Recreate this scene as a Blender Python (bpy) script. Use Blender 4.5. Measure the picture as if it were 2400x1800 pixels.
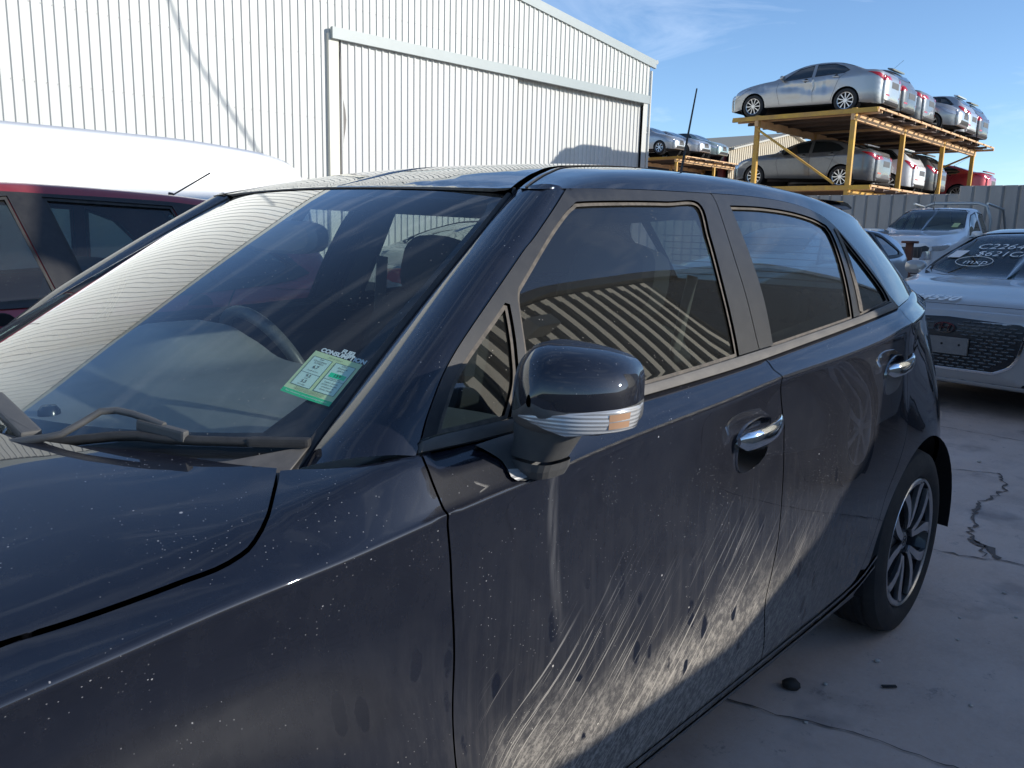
import bpy, bmesh, math, random
import numpy as np
from mathutils import Vector, Matrix
from mathutils.geometry import delaunay_2d_cdt
R=math.radians
random.seed(7)
for o in list(bpy.data.objects): bpy.data.objects.remove(o)
S=bpy.context.scene; C=S.collection
# ---- camera ----
CAMPOS=(.275,1.60,1.294)
def cam_axes(pitch=10.68,roll=-1.5,yaw=42.9):
    a=R(yaw); rear=Vector((-1,0,0)); rt=Vector((0,-1,0)); U=Vector((0,0,1))
    H=math.cos(a)*rear+math.sin(a)*rt; Rr=math.sin(a)*rear-math.cos(a)*rt
    p=R(pitch); F=math.cos(p)*H-math.sin(p)*U; D=-math.sin(p)*H-math.cos(p)*U
    r=R(roll)
    return math.cos(r)*Rr+math.sin(r)*D, -math.sin(r)*Rr+math.cos(r)*D, F
X_,Y_,F_=cam_axes()
cd=bpy.data.cameras.new('camera'); cam=bpy.data.objects.new('camera',cd); C.objects.link(cam)
M=Matrix((X_,-Y_,-F_)).transposed().to_4x4(); M.translation=Vector(CAMPOS); cam.matrix_world=M
cd.sensor_width=36; cd.lens=36*1903/2400; cd.clip_start=.05; cd.clip_end=3000
S.camera=cam
# ---- light ----
SUN=Vector((-.42,.86,.305)).normalized()
el=math.asin(SUN.z); az=math.atan2(SUN.x,SUN.y)
w=bpy.data.worlds.new('World'); S.world=w; w.use_nodes=True
nt=w.node_tree; bg=nt.nodes['Background']
sky=nt.nodes.new('ShaderNodeTexSky'); sky.sky_type='NISHITA'; sky.sun_disc=False
sky.sun_elevation=el; sky.sun_rotation=az; sky.air_density=.85; sky.dust_density=.15; sky.ozone_density=3.4; sky.altitude=600
bg.inputs[1].default_value=.112
# thin cirrus: noise on the sky direction, added to the sky's own light
tc=nt.nodes.new('ShaderNodeTexCoord'); mp=nt.nodes.new('ShaderNodeMapping'); mp.inputs['Scale'].default_value=(1.4,2.6,9); mp.inputs['Rotation'].default_value=(.2,.15,.5)
nz=nt.nodes.new('ShaderNodeTexNoise'); nz.inputs['Scale'].default_value=1.6; nz.inputs['Detail'].default_value=6; nz.inputs['Roughness'].default_value=.62; nz.inputs['Distortion'].default_value=.8
cr=nt.nodes.new('ShaderNodeMapRange'); cr.inputs[1].default_value=.52; cr.inputs[2].default_value=.85; cr.inputs[3].default_value=0; cr.inputs[4].default_value=.38
mx=nt.nodes.new('ShaderNodeMix'); mx.data_type='RGBA'; mx.inputs[7].default_value=(5.2,5.9,7.0,1)
nt.links.new(tc.outputs['Generated'],mp.inputs[0]); nt.links.new(mp.outputs[0],nz.inputs['Vector']); nt.links.new(nz.outputs['Fac'],cr.inputs[0]); nt.links.new(cr.outputs[0],mx.inputs[0])
nt.links.new(sky.outputs[0],mx.inputs[6]); nt.links.new(mx.outputs[2],bg.inputs[0])
sl=bpy.data.lights.new('sun','SUN'); sl.energy=2.7; sl.angle=R(.53); sl.color=(1,.95,.86)
so=bpy.data.objects.new('sun',sl); C.objects.link(so); so.rotation_euler=SUN.to_track_quat('Z','Y').to_euler(); so.location=(5,10,20)
S.view_settings.view_transform='Standard'; S.view_settings.look='None'; S.view_settings.gamma=1; S.view_settings.exposure=.95
S.render.engine='CYCLES'
try:
    S.cycles.max_bounces=10; S.cycles.transparent_max_bounces=16; S.cycles.glossy_bounces=5; S.cycles.transmission_bounces=6
except Exception: pass
# ---------------- helpers ----------------
def tag(o,label=None,cat=None,group=None,kind=None):
    if label: o['label']=label
    if cat: o['category']=cat
    if group: o['group']=group
    if kind: o['kind']=kind
    return o
def thing(name,label,cat,loc=(0,0,0),rotz=0,group=None,parent=None):
    o=bpy.data.objects.new(name,None); C.objects.link(o); o.location=loc; o.rotation_euler=(0,0,rotz)
    return tag(o,label,cat,group)
MATS={}
def mat(name,col=(.5,.5,.5),rough=.5,metal=0,coat=0,coatr=.03,spec=.5,emis=None,noise=None,bump=None,trans=None):
    if name in MATS: return MATS[name]
    m=bpy.data.materials.new(name); m.use_nodes=True; nt=m.node_tree; b=nt.nodes['Principled BSDF']
    b.inputs['Base Color'].default_value=(*col,1); b.inputs['Roughness'].default_value=rough; b.inputs['Metallic'].default_value=metal
    b.inputs['Coat Weight'].default_value=coat; b.inputs['Coat Roughness'].default_value=coatr; b.inputs['Specular IOR Level'].default_value=spec
    if emis: b.inputs['Emission Color'].default_value=(*emis[:3],1); b.inputs['Emission Strength'].default_value=emis[3]
    t=None
    if noise:   # (scale, other colour, amount, stretch)
        t=nt.nodes.new('ShaderNodeTexCoord'); mp=nt.nodes.new('ShaderNodeMapping'); n=nt.nodes.new('ShaderNodeTexNoise')
        n.inputs['Scale'].default_value=noise[0]; n.inputs['Detail'].default_value=8; n.inputs['Roughness'].default_value=.65
        if len(noise)>3: mp.inputs['Scale'].default_value=noise[3]
        nt.links.new(t.outputs['Object'],mp.inputs[0]); nt.links.new(mp.outputs[0],n.inputs['Vector'])
        mr=nt.nodes.new('ShaderNodeMapRange'); mr.inputs[1].default_value=.35; mr.inputs[2].default_value=.7; mr.inputs[3].default_value=0; mr.inputs[4].default_value=noise[2]
        mi=nt.nodes.new('ShaderNodeMix'); mi.data_type='RGBA'; mi.inputs[6].default_value=(*col,1); mi.inputs[7].default_value=(*noise[1],1)
        nt.links.new(n.outputs['Fac'],mr.inputs[0]); nt.links.new(mr.outputs[0],mi.inputs[0]); nt.links.new(mi.outputs[2],b.inputs['Base Color'])
    if bump:
        if not t: t=nt.nodes.new('ShaderNodeTexCoord')
        n=nt.nodes.new('ShaderNodeTexNoise'); n.inputs['Scale'].default_value=bump[0]; n.inputs['Detail'].default_value=4
        bp=nt.nodes.new('ShaderNodeBump'); bp.inputs['Strength'].default_value=bump[1]; bp.inputs['Distance'].default_value=.01
        nt.links.new(t.outputs['Object'],n.inputs['Vector']); nt.links.new(n.outputs['Fac'],bp.inputs['Height']); nt.links.new(bp.outputs[0],b.inputs['Normal'])
    MATS[name]=m; return m
def glass(name,tint=(.8,.85,.83),boost=1.0,dust=0.02):
    "thin sheet: tinted see-through plus a mirror share by the Fresnel law, and a little dust"
    if name in MATS: return MATS[name]
    m=bpy.data.materials.new(name); m.use_nodes=True; nt=m.node_tree; nt.nodes.remove(nt.nodes['Principled BSDF'])
    out=nt.nodes['Material Output']
    tr=nt.nodes.new('ShaderNodeBsdfTransparent'); tr.inputs[0].default_value=(*tint,1)
    gl=nt.nodes.new('ShaderNodeBsdfGlossy'); gl.inputs['Roughness'].default_value=0.0; gl.inputs['Color'].default_value=(1,1,1,1)
    fr=nt.nodes.new('ShaderNodeFresnel'); fr.inputs['IOR'].default_value=1.52
    # both faces of the pane reflect; from behind use the same curve
    geo=nt.nodes.new('ShaderNodeNewGeometry')
    fr2=nt.nodes.new('ShaderNodeFresnel'); fr2.inputs['IOR'].default_value=1.0/1.0
    lw=nt.nodes.new('ShaderNodeLayerWeight'); 
    ma=nt.nodes.new('ShaderNodeMath'); ma.operation='MULTIPLY'; ma.inputs[1].default_value=1.75*boost; ma.use_clamp=True
    # Schlick from facing angle so it is the same from either side
    inc=nt.nodes.new('ShaderNodeVectorMath'); inc.operation='DOT_PRODUCT'
    ab=nt.nodes.new('ShaderNodeMath'); ab.operation='ABSOLUTE'
    om=nt.nodes.new('ShaderNodeMath'); om.operation='SUBTRACT'; om.inputs[0].default_value=1
    pw=nt.nodes.new('ShaderNodeMath'); pw.operation='POWER'; pw.inputs[1].default_value=5
    sc=nt.nodes.new('ShaderNodeMath'); sc.operation='MULTIPLY_ADD'; sc.inputs[1].default_value=.957; sc.inputs[2].default_value=.043
    nt.links.new(geo.outputs['Incoming'],inc.inputs[0]); nt.links.new(geo.outputs['Normal'],inc.inputs[1])
    nt.links.new(inc.outputs['Value'],ab.inputs[0]); nt.links.new(ab.outputs[0],om.inputs[1]); nt.links.new(om.outputs[0],pw.inputs[0]); nt.links.new(pw.outputs[0],sc.inputs[0]); nt.links.new(sc.outputs[0],ma.inputs[0])
    nt.nodes.remove(fr);nt.nodes.remove(fr2);nt.nodes.remove(lw)
    mx=nt.nodes.new('ShaderNodeMixShader'); nt.links.new(ma.outputs[0],mx.inputs[0]); nt.links.new(tr.outputs[0],mx.inputs[1]); nt.links.new(gl.outputs[0],mx.inputs[2])
    df=nt.nodes.new('ShaderNodeBsdfDiffuse'); df.inputs[0].default_value=(.42,.40,.36,1)
    tcn=nt.nodes.new('ShaderNodeTexCoord'); vo=nt.nodes.new('ShaderNodeTexVoronoi'); vo.inputs['Scale'].default_value=95; vo.feature='F1'
    lt=nt.nodes.new('ShaderNodeMath'); lt.operation='LESS_THAN'; lt.inputs[1].default_value=.075
    n2=nt.nodes.new('ShaderNodeTexNoise'); n2.inputs['Scale'].default_value=9; gt=nt.nodes.new('ShaderNodeMath'); gt.operation='GREATER_THAN'; gt.inputs[1].default_value=.56
    mu=nt.nodes.new('ShaderNodeMath'); mu.operation='MULTIPLY'; mu2=nt.nodes.new('ShaderNodeMath'); mu2.operation='MULTIPLY_ADD'; mu2.inputs[1].default_value=.7; mu2.inputs[2].default_value=dust
    nt.links.new(tcn.outputs['Object'],vo.inputs['Vector']); nt.links.new(vo.outputs['Distance'],lt.inputs[0]); nt.links.new(tcn.outputs['Object'],n2.inputs['Vector']); nt.links.new(n2.outputs['Fac'],gt.inputs[0])
    nt.links.new(lt.outputs[0],mu.inputs[0]); nt.links.new(gt.outputs[0],mu.inputs[1]); nt.links.new(mu.outputs[0],mu2.inputs[0])
    mx2=nt.nodes.new('ShaderNodeMixShader'); nt.links.new(mu2.outputs[0],mx2.inputs[0]); nt.links.new(mx.outputs[0],mx2.inputs[1]); nt.links.new(df.outputs[0],mx2.inputs[2])
    nt.links.new(mx2.outputs[0],out.inputs[0]); MATS[name]=m; return m

class MB:
    "collects geometry with per-vertex normals (or None) and links it as ONE mesh object"
    def __init__(s): s.v=[];s.f=[];s.n=[];s.flat=[];s.mi=[];s.cm=0
    def add(s,vs,fs,ns=None,smooth=True):
        k=len(s.v); s.v+= [tuple(p) for p in vs]; s.f+=[tuple(i+k for i in f) for f in fs]
        s.n+= ([tuple(n) for n in ns] if ns is not None else [None]*len(vs)); s.flat+=[not smooth]*len(fs); s.mi+=[s.cm]*len(fs)
    def box(s,c,d,rot=None,bev=0):
        x,y,z=[a/2 for a in d]
        if bev>0:
            b=min(bev,x*.9,y*.9,z*.9); vs=[];
            bm=bmesh.new(); bmesh.ops.create_cube(bm,size=1); bmesh.ops.scale(bm,vec=d,verts=bm.verts); bmesh.ops.bevel(bm,geom=bm.edges[:],offset=b,segments=2,affect='EDGES',profile=.7)
            bm.verts.ensure_lookup_table(); vs=[v.co.copy() for v in bm.verts]; fs=[[v.index for v in f.verts] for f in bm.faces]; bm.free()
        else:
            vs=[Vector((i*x,j*y,k*z)) for i in(-1,1) for j in(-1,1) for k in(-1,1)]
            fs=[(0,1,3,2),(4,6,7,5),(0,4,5,1),(2,3,7,6),(0,2,6,4),(1,5,7,3)]
        m=rot.to_matrix() if hasattr(rot,'to_matrix') else (rot or Matrix.Identity(3))
        s.add([m@v+Vector(c) for v in vs],fs,None,False); return s
    def beam(s,a,b,w,h=None,up=(0,0,1),bev=0):
        a=Vector(a);b=Vector(b);h=h or w;d=b-a;L=d.length;z=d.normalized();u=Vector(up)
        if abs(z.dot(u))>.98:u=Vector((0,1,0))
        x=u.cross(z).normalized();y=z.cross(x)
        s.box((a+b)/2,(w,h,L),Matrix((x,y,z)).transposed(),bev); return s
    def tube(s,pts,r,n=10,cap=True,closed=False):
        pts=[Vector(p) for p in pts];m=len(pts);rr=r if isinstance(r,(list,tuple)) else [r]*m
        vs=[];ns=[];prev=None
        for i,p in enumerate(pts):
            t=(pts[(i+1)%m]-pts[i-1]) if closed else (pts[min(i+1,m-1)]-pts[max(i-1,0)]); t.normalize()
            if prev is None:
                u=Vector((0,0,1)) if abs(t.z)<.9 else Vector((1,0,0)); x=u.cross(t).normalized()
            else: x=(prev-t*prev.dot(t)).normalized()
            prev=x;y=t.cross(x)
            for j in range(n):
                a=2*math.pi*j/n;dv=math.cos(a)*x+math.sin(a)*y;vs.append(p+dv*rr[i]);ns.append(dv)
        fs=[]
        for i in range(m if closed else m-1):
            for j in range(n):
                i2=(i+1)%m; fs.append((i*n+j,i*n+(j+1)%n,i2*n+(j+1)%n,i2*n+j))
        s.add(vs,fs,ns)
        if cap and not closed:
            for i in(0,m-1):
                s.add([vs[i*n+j] for j in range(n)],[tuple(range(n)) if i else tuple(reversed(range(n)))],None,False)
        return s
    def lathe(s,prof,c,axis,n=40,smooth=True):
        "prof: list of (radius, distance along axis)"
        A=Vector(axis).normalized();u=Vector((0,0,1)) if abs(A.z)<.9 else Vector((1,0,0));x=u.cross(A).normalized();y=A.cross(x);c=Vector(c)
        vs=[];fs=[]
        for r,d in prof:
            for j in range(n):
                a=2*math.pi*j/n;vs.append(c+A*d+(math.cos(a)*x+math.sin(a)*y)*r)
        for i in range(len(prof)-1):
            for j in range(n): fs.append((i*n+j,i*n+(j+1)%n,(i+1)*n+(j+1)%n,(i+1)*n+j))
        s.add(vs,fs,None,smooth); return s
    def prism(s,poly,fn,d0,d1,smooth=False):
        "closed 2-D outline extruded: fn(u,v,d)->3-D"
        n=len(poly);vs=[fn(u,v,d1) for u,v in poly]+[fn(u,v,d0) for u,v in poly]
        fs=[(i,(i+1)%n,n+(i+1)%n,n+i) for i in range(n)]
        tri=cdt_fill([poly]);
        s.add(vs,fs,None,smooth)
        p2=[(float(a),float(b)) for a,b in tri[0]]
        s.add([fn(u,v,d1) for u,v in p2],tri[1],None,False); s.add([fn(u,v,d0) for u,v in p2],[t[::-1] for t in tri[1]],None,False)
        return s
    def build(s,name,m=None,parent=None,mats=None,sharp=35):
        me=bpy.data.meshes.new(name); me.from_pydata(s.v,[],s.f); 
        for mm in (mats or [m]): me.materials.append(mm)
        me.polygons.foreach_set('material_index',s.mi)
        sm=[not f for f in s.flat]; me.polygons.foreach_set('use_smooth',sm)
        me.update()
        if any(n is not None for n in s.n):
            vn=[]
            me.validate(clean_customdata=False)
            if len(me.vertices)==len(s.n):
                cn=[]
                for p in me.polygons:
                    for vi in p.vertices:
                        n=s.n[vi]
                        cn.append(n if n is not None and p.use_smooth else (tuple(p.normal)))
                me.normals_split_custom_set(cn)
        elif sharp and any(sm):
            try: me.set_sharp_from_angle(angle=R(sharp))
            except Exception: pass
        o=bpy.data.objects.new(name,me); C.objects.link(o)
        if parent: o.parent=parent
        return o
def inpoly(P,loop):
    x,y=P[:,0],P[:,1];L=np.asarray(loop);inside=np.zeros(len(P),bool);n=len(L);j=n-1
    for i in range(n):
        xi,yi=L[i];xj,yj=L[j]
        if yi!=yj:
            c=((yi>y)!=(yj>y))&(x<(xj-xi)*(y-yi)/(yj-yi)+xi); inside^=c
        j=i
    return inside
def dist_loop(P,loop):
    L=np.asarray(loop);D=np.full(len(P),1e9)
    for i in range(len(L)):
        a=L[i-1];b=L[i];ab=b-a;l=(ab**2).sum()+1e-12
        t=np.clip(((P-a)@ab)/l,0,1);D=np.minimum(D,np.hypot(*(P-(a+t[:,None]*ab)).T))
    return D
def cdt_fill(loops,step=None,rows=()):
    pts=[];edges=[]
    for l in loops:
        k=len(pts);n=len(l);pts+=[tuple(map(float,p)) for p in l];edges+=[(k+i,k+(i+1)%n) for i in range(n)]
    nb=len(pts)
    if step:
        A=np.asarray(loops[0]);x0,y0=A.min(0);x1,y1=A.max(0)
        gx=np.arange(x0+step/2,x1,step);gy=np.arange(y0+step/2,y1,step)
        G=np.array([(a+(step/2 if j%2 else 0),b) for j,b in enumerate(gy) for a in gx]) if len(gx) and len(gy) else np.zeros((0,2))
        for r in rows:
            if y0<r<y1:
                if len(G): G=G[np.abs(G[:,1]-r)>.004]
                G=np.vstack([G,np.c_[np.arange(x0+.003,x1,min(step,.02)),np.full(len(np.arange(x0+.003,x1,min(step,.02))),r)]])
        if len(G):
            ok=inpoly(G,loops[0])&(dist_loop(G,loops[0])>step*.3)
            for h in loops[1:]: ok&=~inpoly(G,h);ok&=dist_loop(G,h)>step*.3
            pts+= [tuple(p) for p in G[ok]]
    r=delaunay_2d_cdt([Vector(p) for p in pts],edges,[],0,1e-7)
    V=np.array([tuple(v) for v in r[0]]);F=[tuple(f) for f in r[2]]
    cen=np.array([V[list(f)].mean(0) for f in F]) if F else np.zeros((0,2))
    ok=inpoly(cen,loops[0])
    for h in loops[1:]: ok&=~inpoly(cen,h)
    F=[f for f,k in zip(F,ok) if k]
    out=[]
    for f in F:
        a,b,c=V[f[0]],V[f[1]],V[f[2]]
        ar=(b[0]-a[0])*(c[1]-a[1])-(b[1]-a[1])*(c[0]-a[0])
        if abs(ar)<1e-12: continue
        out.append(f if ar>0 else f[::-1])
    return V,out
def cr(pts,step=.015):
    "Catmull-Rom through pts, resampled"
    P=np.array(pts,float)
    if len(P)<3: 
        n=max(1,int(np.hypot(*(P[-1]-P[0]))/step)); return [tuple(P[0]+(P[-1]-P[0])*i/n) for i in range(n+1)]
    Q=np.vstack([2*P[0]-P[1],P,2*P[-1]-P[-2]]);out=[]
    for i in range(1,len(Q)-2):
        p0,p1,p2,p3=Q[i-1:i+3];n=max(2,int(np.linalg.norm(p2-p1)/step))
        for k in range(n):
            t=k/n;out.append(tuple(.5*((2*p1)+(-p0+p2)*t+(2*p0-5*p1+4*p2-p3)*t*t+(-p0+3*p1-3*p2+p3)*t**3)))
    out.append(tuple(P[-1]));return out
def chain(*segs):
    "joins curves end to end into one closed outline"
    out=[]
    for s in segs:
        for p in s:
            if not out or math.hypot(p[0]-out[-1][0],p[1]-out[-1][1])>1e-4: out.append(tuple(p))
    if math.hypot(out[0][0]-out[-1][0],out[0][1]-out[-1][1])<1e-3: out.pop()
    return out
def inset(loop,g):
    L=np.array(loop,float);n=len(L)
    ar=sum(L[i-1][0]*L[i][1]-L[i][0]*L[i-1][1] for i in range(n))
    sg=1 if ar>0 else -1
    out=[]
    for i in range(n):
        a=L[i]-L[i-1];b=L[(i+1)%n]-L[i];a/=np.linalg.norm(a)+1e-12;b/=np.linalg.norm(b)+1e-12
        na=np.array([-a[1],a[0]])*sg;nb=np.array([-b[1],b[0]])*sg;m=na+nb;l=np.linalg.norm(m)
        m=m/l if l>1e-6 else na
        k=1/max(.45,m.dot(na));out.append(tuple(L[i]+m*g*k))
    return out
def patch(mb,fn,loops,step=.03,off=0,thick=.012,gap=0,mirror=1,rows=(),lip=.0025):
    """panel cut from the surface fn(a,b)->xyz arrays along outlines; rolled edge of the given depth.
    mirror: +1 left side, -1 mirrored to the other side"""
    if gap: loops=[inset(l,gap if i==0 else -gap) for i,l in enumerate(loops)]
    if rows:
        L2=[]
        for l in loops:
            o=[];n=len(l)
            for i in range(n):
                a,b=l[i],l[(i+1)%n];o.append(a);ts=sorted((r-a[1])/(b[1]-a[1]) for r in rows if (a[1]-r)*(b[1]-r)<-1e-10) if abs(b[1]-a[1])>1e-9 else []
                o+=[(a[0]+(b[0]-a[0])*t,a[1]+(b[1]-a[1])*t) for t in ts if .02<t<.98]
            L2.append(o)
        loops=L2
    V,F=cdt_fill(loops,step,rows)
    def ev(V,off):
        h=4e-4;P=fn(V[:,0],V[:,1]);du=(fn(V[:,0]+h,V[:,1])-fn(V[:,0]-h,V[:,1]));dv=(fn(V[:,0],V[:,1]+h)-fn(V[:,0],V[:,1]-h))
        n=np.cross(du,dv);l=np.linalg.norm(n,axis=1,keepdims=True);l[l<1e-14]=1;n=n/l
        return P+n*off,n
    P,N=ev(V,off)
    # outward = away from car's middle line / upward
    sg=fn.out if hasattr(fn,'out') else 1
    if callable(sg): sg=sg(P,N)
    N=N*sg; P,_=ev(V,off*sg)
    m=np.array([1,mirror,1])
    flip=(mirror*sg)<0
    mb.add(P*m,[f[::-1] if flip else f for f in F],N*m)
    if thick:
        ec={}
        for f in F:
            for i in range(3):
                e=(f[i],f[(i+1)%3]);ec[e]=1
        bd=[e for e in ec if (e[1],e[0]) not in ec]
        idx={};vs=[];ns=[]
        for a,b in bd:
            d=P[b]-P[a]; o=np.cross(d,N[a]);l=np.linalg.norm(o);
            if l<1e-12: continue
            o/=l
            for v in(a,b):
                idx.setdefault(v,[]).append(o)
        key={}
        for v,os_ in idx.items():
            o=np.sum(os_,axis=0);o/=np.linalg.norm(o)+1e-12
            key[v]=len(vs)//1
            k=len(vs)
            vs+=[P[v],P[v]+o*lip*.7-N[v]*lip*.4,P[v]+o*lip-N[v]*lip,P[v]+o*lip*.6-N[v]*thick]
            q=o+N[v];q/=np.linalg.norm(q)+1e-12
            ns+=[N[v],q,o,o]
        fs=[]
        for a,b in bd:
            if a not in key or b not in key: continue
            i,j=key[a],key[b]
            for r in range(3): fs.append((j+r,i+r,i+r+1,j+r+1))
        if vs: mb.add(np.array(vs)*m,[f[::-1] if flip else f for f in fs],np.array(ns)*m)
    return mb
def ribbon(pts,w0,w1=None):
    "2-D outline of a strip following pts, w0 to one side and w1 to the other"
    w1=w0 if w1 is None else w1
    P=np.array(pts,float);T=np.gradient(P,axis=0);T/=np.linalg.norm(T,axis=1,keepdims=True)+1e-12;Nn=np.c_[-T[:,1],T[:,0]]
    return [tuple(p) for p in P+Nn*w0]+[tuple(p) for p in (P-Nn*w1)[::-1]]
def textobj(txt,size,m,parent,matrix,name='lettering',ext=.0004,bold=0,align='CENTER',shear=0,sx=1):
    cu=bpy.data.curves.new(name,'FONT');cu.body=txt;cu.size=size;cu.align_x=align;cu.align_y='CENTER';cu.extrude=ext;cu.offset=bold;cu.shear=shear
    o=bpy.data.objects.new(name,cu);C.objects.link(o);bpy.context.view_layer.update()
    dg=bpy.context.evaluated_depsgraph_get();me=bpy.data.meshes.new_from_object(o.evaluated_get(dg))
    bpy.data.objects.remove(o);bpy.data.curves.remove(cu)
    for v in me.vertices: v.co.x*=sx
    me.transform(matrix);me.materials.clear();me.materials.append(m)
    return me
def mesh_obj(name,mes,m,parent):
    bm=bmesh.new()
    for me in mes: bm.from_mesh(me)
    me=bpy.data.meshes.new(name);bm.to_mesh(me);bm.free();me.materials.append(m)
    o=bpy.data.objects.new(name,me);C.objects.link(o);o.parent=parent;return o
def copy_tree(o,parent=None):
    c=o.copy();C.objects.link(c)
    if parent: c.parent=parent
    for ch in [k for k in bpy.data.objects if k.parent==o]: copy_tree(ch,c)
    return c

def pchip(xs,ys):
    xs=np.array(xs,float);ys=np.array(ys,float)
    h=np.diff(xs);d=np.diff(ys)/h
    m=np.zeros(len(xs))
    for k in range(1,len(xs)-1):
        if d[k-1]*d[k]>0:
            w1=2*h[k]+h[k-1];w2=h[k]+2*h[k-1]
            m[k]=(w1+w2)/(w1/d[k-1]+w2/d[k])
    m[0]=d[0];m[-1]=d[-1]
    def f(x):
        x=np.asarray(x,float)
        i=np.clip(np.searchsorted(xs,x)-1,0,len(xs)-2)
        t=(x-xs[i])/h[i]; t=np.clip(t,-.5,1.5)
        return ys[i]*(1+2*t)*(1-t)**2+h[i]*m[i]*t*(1-t)**2+ys[i+1]*t*t*(3-2*t)+h[i]*m[i+1]*t*t*(t-1)
    return f
def T(*p):
    p=sorted(p); return pchip([a for a,b in p],[b for a,b in p])
def c_(v): return lambda x: np.asarray(x,float)*0+v
# plan factors
PB=T((-3.12,.55),(-3.03,.78),(-2.95,.875),(-2.8,.945),(-2.64,.978),(-2.5,.99),(-2.2,.998),(-1.6,1),(-.6,1),(0,.998),(.4,.975),(.65,.92),(.8,.84))
PU=T((-3.12,.45),(-3.0,.66),(-2.85,.79),(-2.67,.868),(-2.5,.925),(-2.35,.962),(-2.17,.992),(-1.9,1),(-1.6,1),(-.6,1),(0,.998),(.4,.975),(.65,.92),(.8,.84))
PG=T((-3.12,.50),(-3.0,.60),(-2.85,.73),(-2.7,.83),(-2.55,.90),(-2.4,.945),(-2.0,.975),(-1.5,.992),(-1.0,1.),(-.5,1.),(0,1.))
zc=T((-3.2,1.10),(-2.7,1.085),(-2.16,1.060),(-1.95,1.036),(-1.74,1.021),(-1.35,1.003),(-1.11,.985),(-.72,.960),(-.62,.950),(-.4,.932),(-.236,.915),(-.1,.905),(0,.895),(.11,.883),(.4,.84),(.65,.79),(.8,.75))
zb=T((-3.2,1.145),(-2.8,1.14),(-2.4,1.118),(-2.19,1.10),(-1.61,1.053),(-1.2,1.025),(-.93,1.014),(-.56,1.004),(-.4,1.003),(-.3,.982),(-.2,.955),(0,.922),(.11,.909),(.4,.868),(.65,.82),(.8,.78))
def LB(x,w):
    "lower body half section: returns y,z"
    x=np.asarray(x,float);w=np.asarray(w,float)
    x,w=np.broadcast_arrays(x,w)
    C=zc(x);B=zb(x);P=PB(x)
    bk=LBbelt(x);U=PU(x)
    rise=T((-3.2,.0),(-.45,0.),(-.3,.006),(-.2,.014),(0,.024),(.8,.024))(x)
    ks=[0,1,2,3,4,4.8,5,5.25,6,7,8,9,10,11]
    ys=[.765*P,.812*P,.850*P,.860*P,.855*(.4*P+.6*U),.8625*U,.866*U,.860*U,.55*(.866*U)+.45*bk+.004,bk,bk*.885,bk*.57,bk*.27,0*P]
    zs=[.19+0*P,.235+0*P,.38+0*P,.60+0*P,C-.13,C-.014,C,C+.007,C+.42*(B-C),B,B+rise*.8+.002,B+rise*1.8+.012,B+rise*2.3+.018,B+rise*2.4+.02]
    y,z=loft(ks,ys,zs,w)
    # front wheel-arch flare with the hollow above it
    r=np.hypot(x/1.12,z-.308);up=np.clip((z-.25)/.2,0,1)*np.clip((5-w)/.8,0,1)
    y=y+up*(.016*np.exp(-((r-.40)/.075)**2)-.016*np.exp(-((r-.535)/.085)**2))
    return y,z
gz=T((-3.2,1.13),(-3.0,1.20),(-2.8,1.268),(-2.6,1.315),(-2.3,1.358),(-2.0,1.383),(-1.6,1.393),(-1.2,1.385),(-.92,1.372),(-.8,1.365),(0,1.30))
_rk=T((-3.2,1),(-1.35,1),(-1.15,.86),(-1.0,.58),(-.9,.27),(-.82,0.),(-.5,0.))
def LG(x,w):
    "greenhouse: w0 belt .. w4 gutter .. w9 centre"
    x=np.asarray(x,float);w=np.asarray(w,float)
    x,w=np.broadcast_arrays(x,w)
    B=zb(x);P=PG(x);G=gz(x);b=LBbelt(x)
    H=G-B;K=_rk(x)
    f=.36*H+.22*H*H
    ks=[0,.15,1,2,3,4,5,6,7,8,9]
    def yy(t): return (b-.008)-(b-.008-.632*P)*(0.78*t+.22*t*t)
    yr=.632*P
    ys=[b,b-.008,yy(.25),yy(.5),yy(.75),yr,yr-.018,yr-.055,yr-.120,yr*.45,0*P]
    zs=[B,B+.012,B+.25*H,B+.5*H,B+.75*H,G,G+.022*K,G+.040*K,G+.052*K,G+.070*K+.006*(1-K),G+.075*K+.01*(1-K)]
    y,z=loft(ks,ys,zs,w)
    m=(w>.15)&(w<4);t=np.clip((w-.15)/3.85,0,1)
    y=np.where(m,b-.008-(b-.008-yr)*(.78*t+.22*t*t),y);z=np.where(m,B+.012+t*(H-.012),z)
    return y,z
_belt=T((-3.12,.38),(-3.0,.50),(-2.8,.64),(-2.6,.722),(-2.4,.775),(-2.19,.806),(-1.9,.811),(-1.6,.812),(-.9,.815),(-.4,.815),(-.3,.803),(-.2,.79),(0,.79),(.4,.765),(.65,.70),(.8,.6))
def LBbelt(x):
    return _belt(x)
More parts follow.
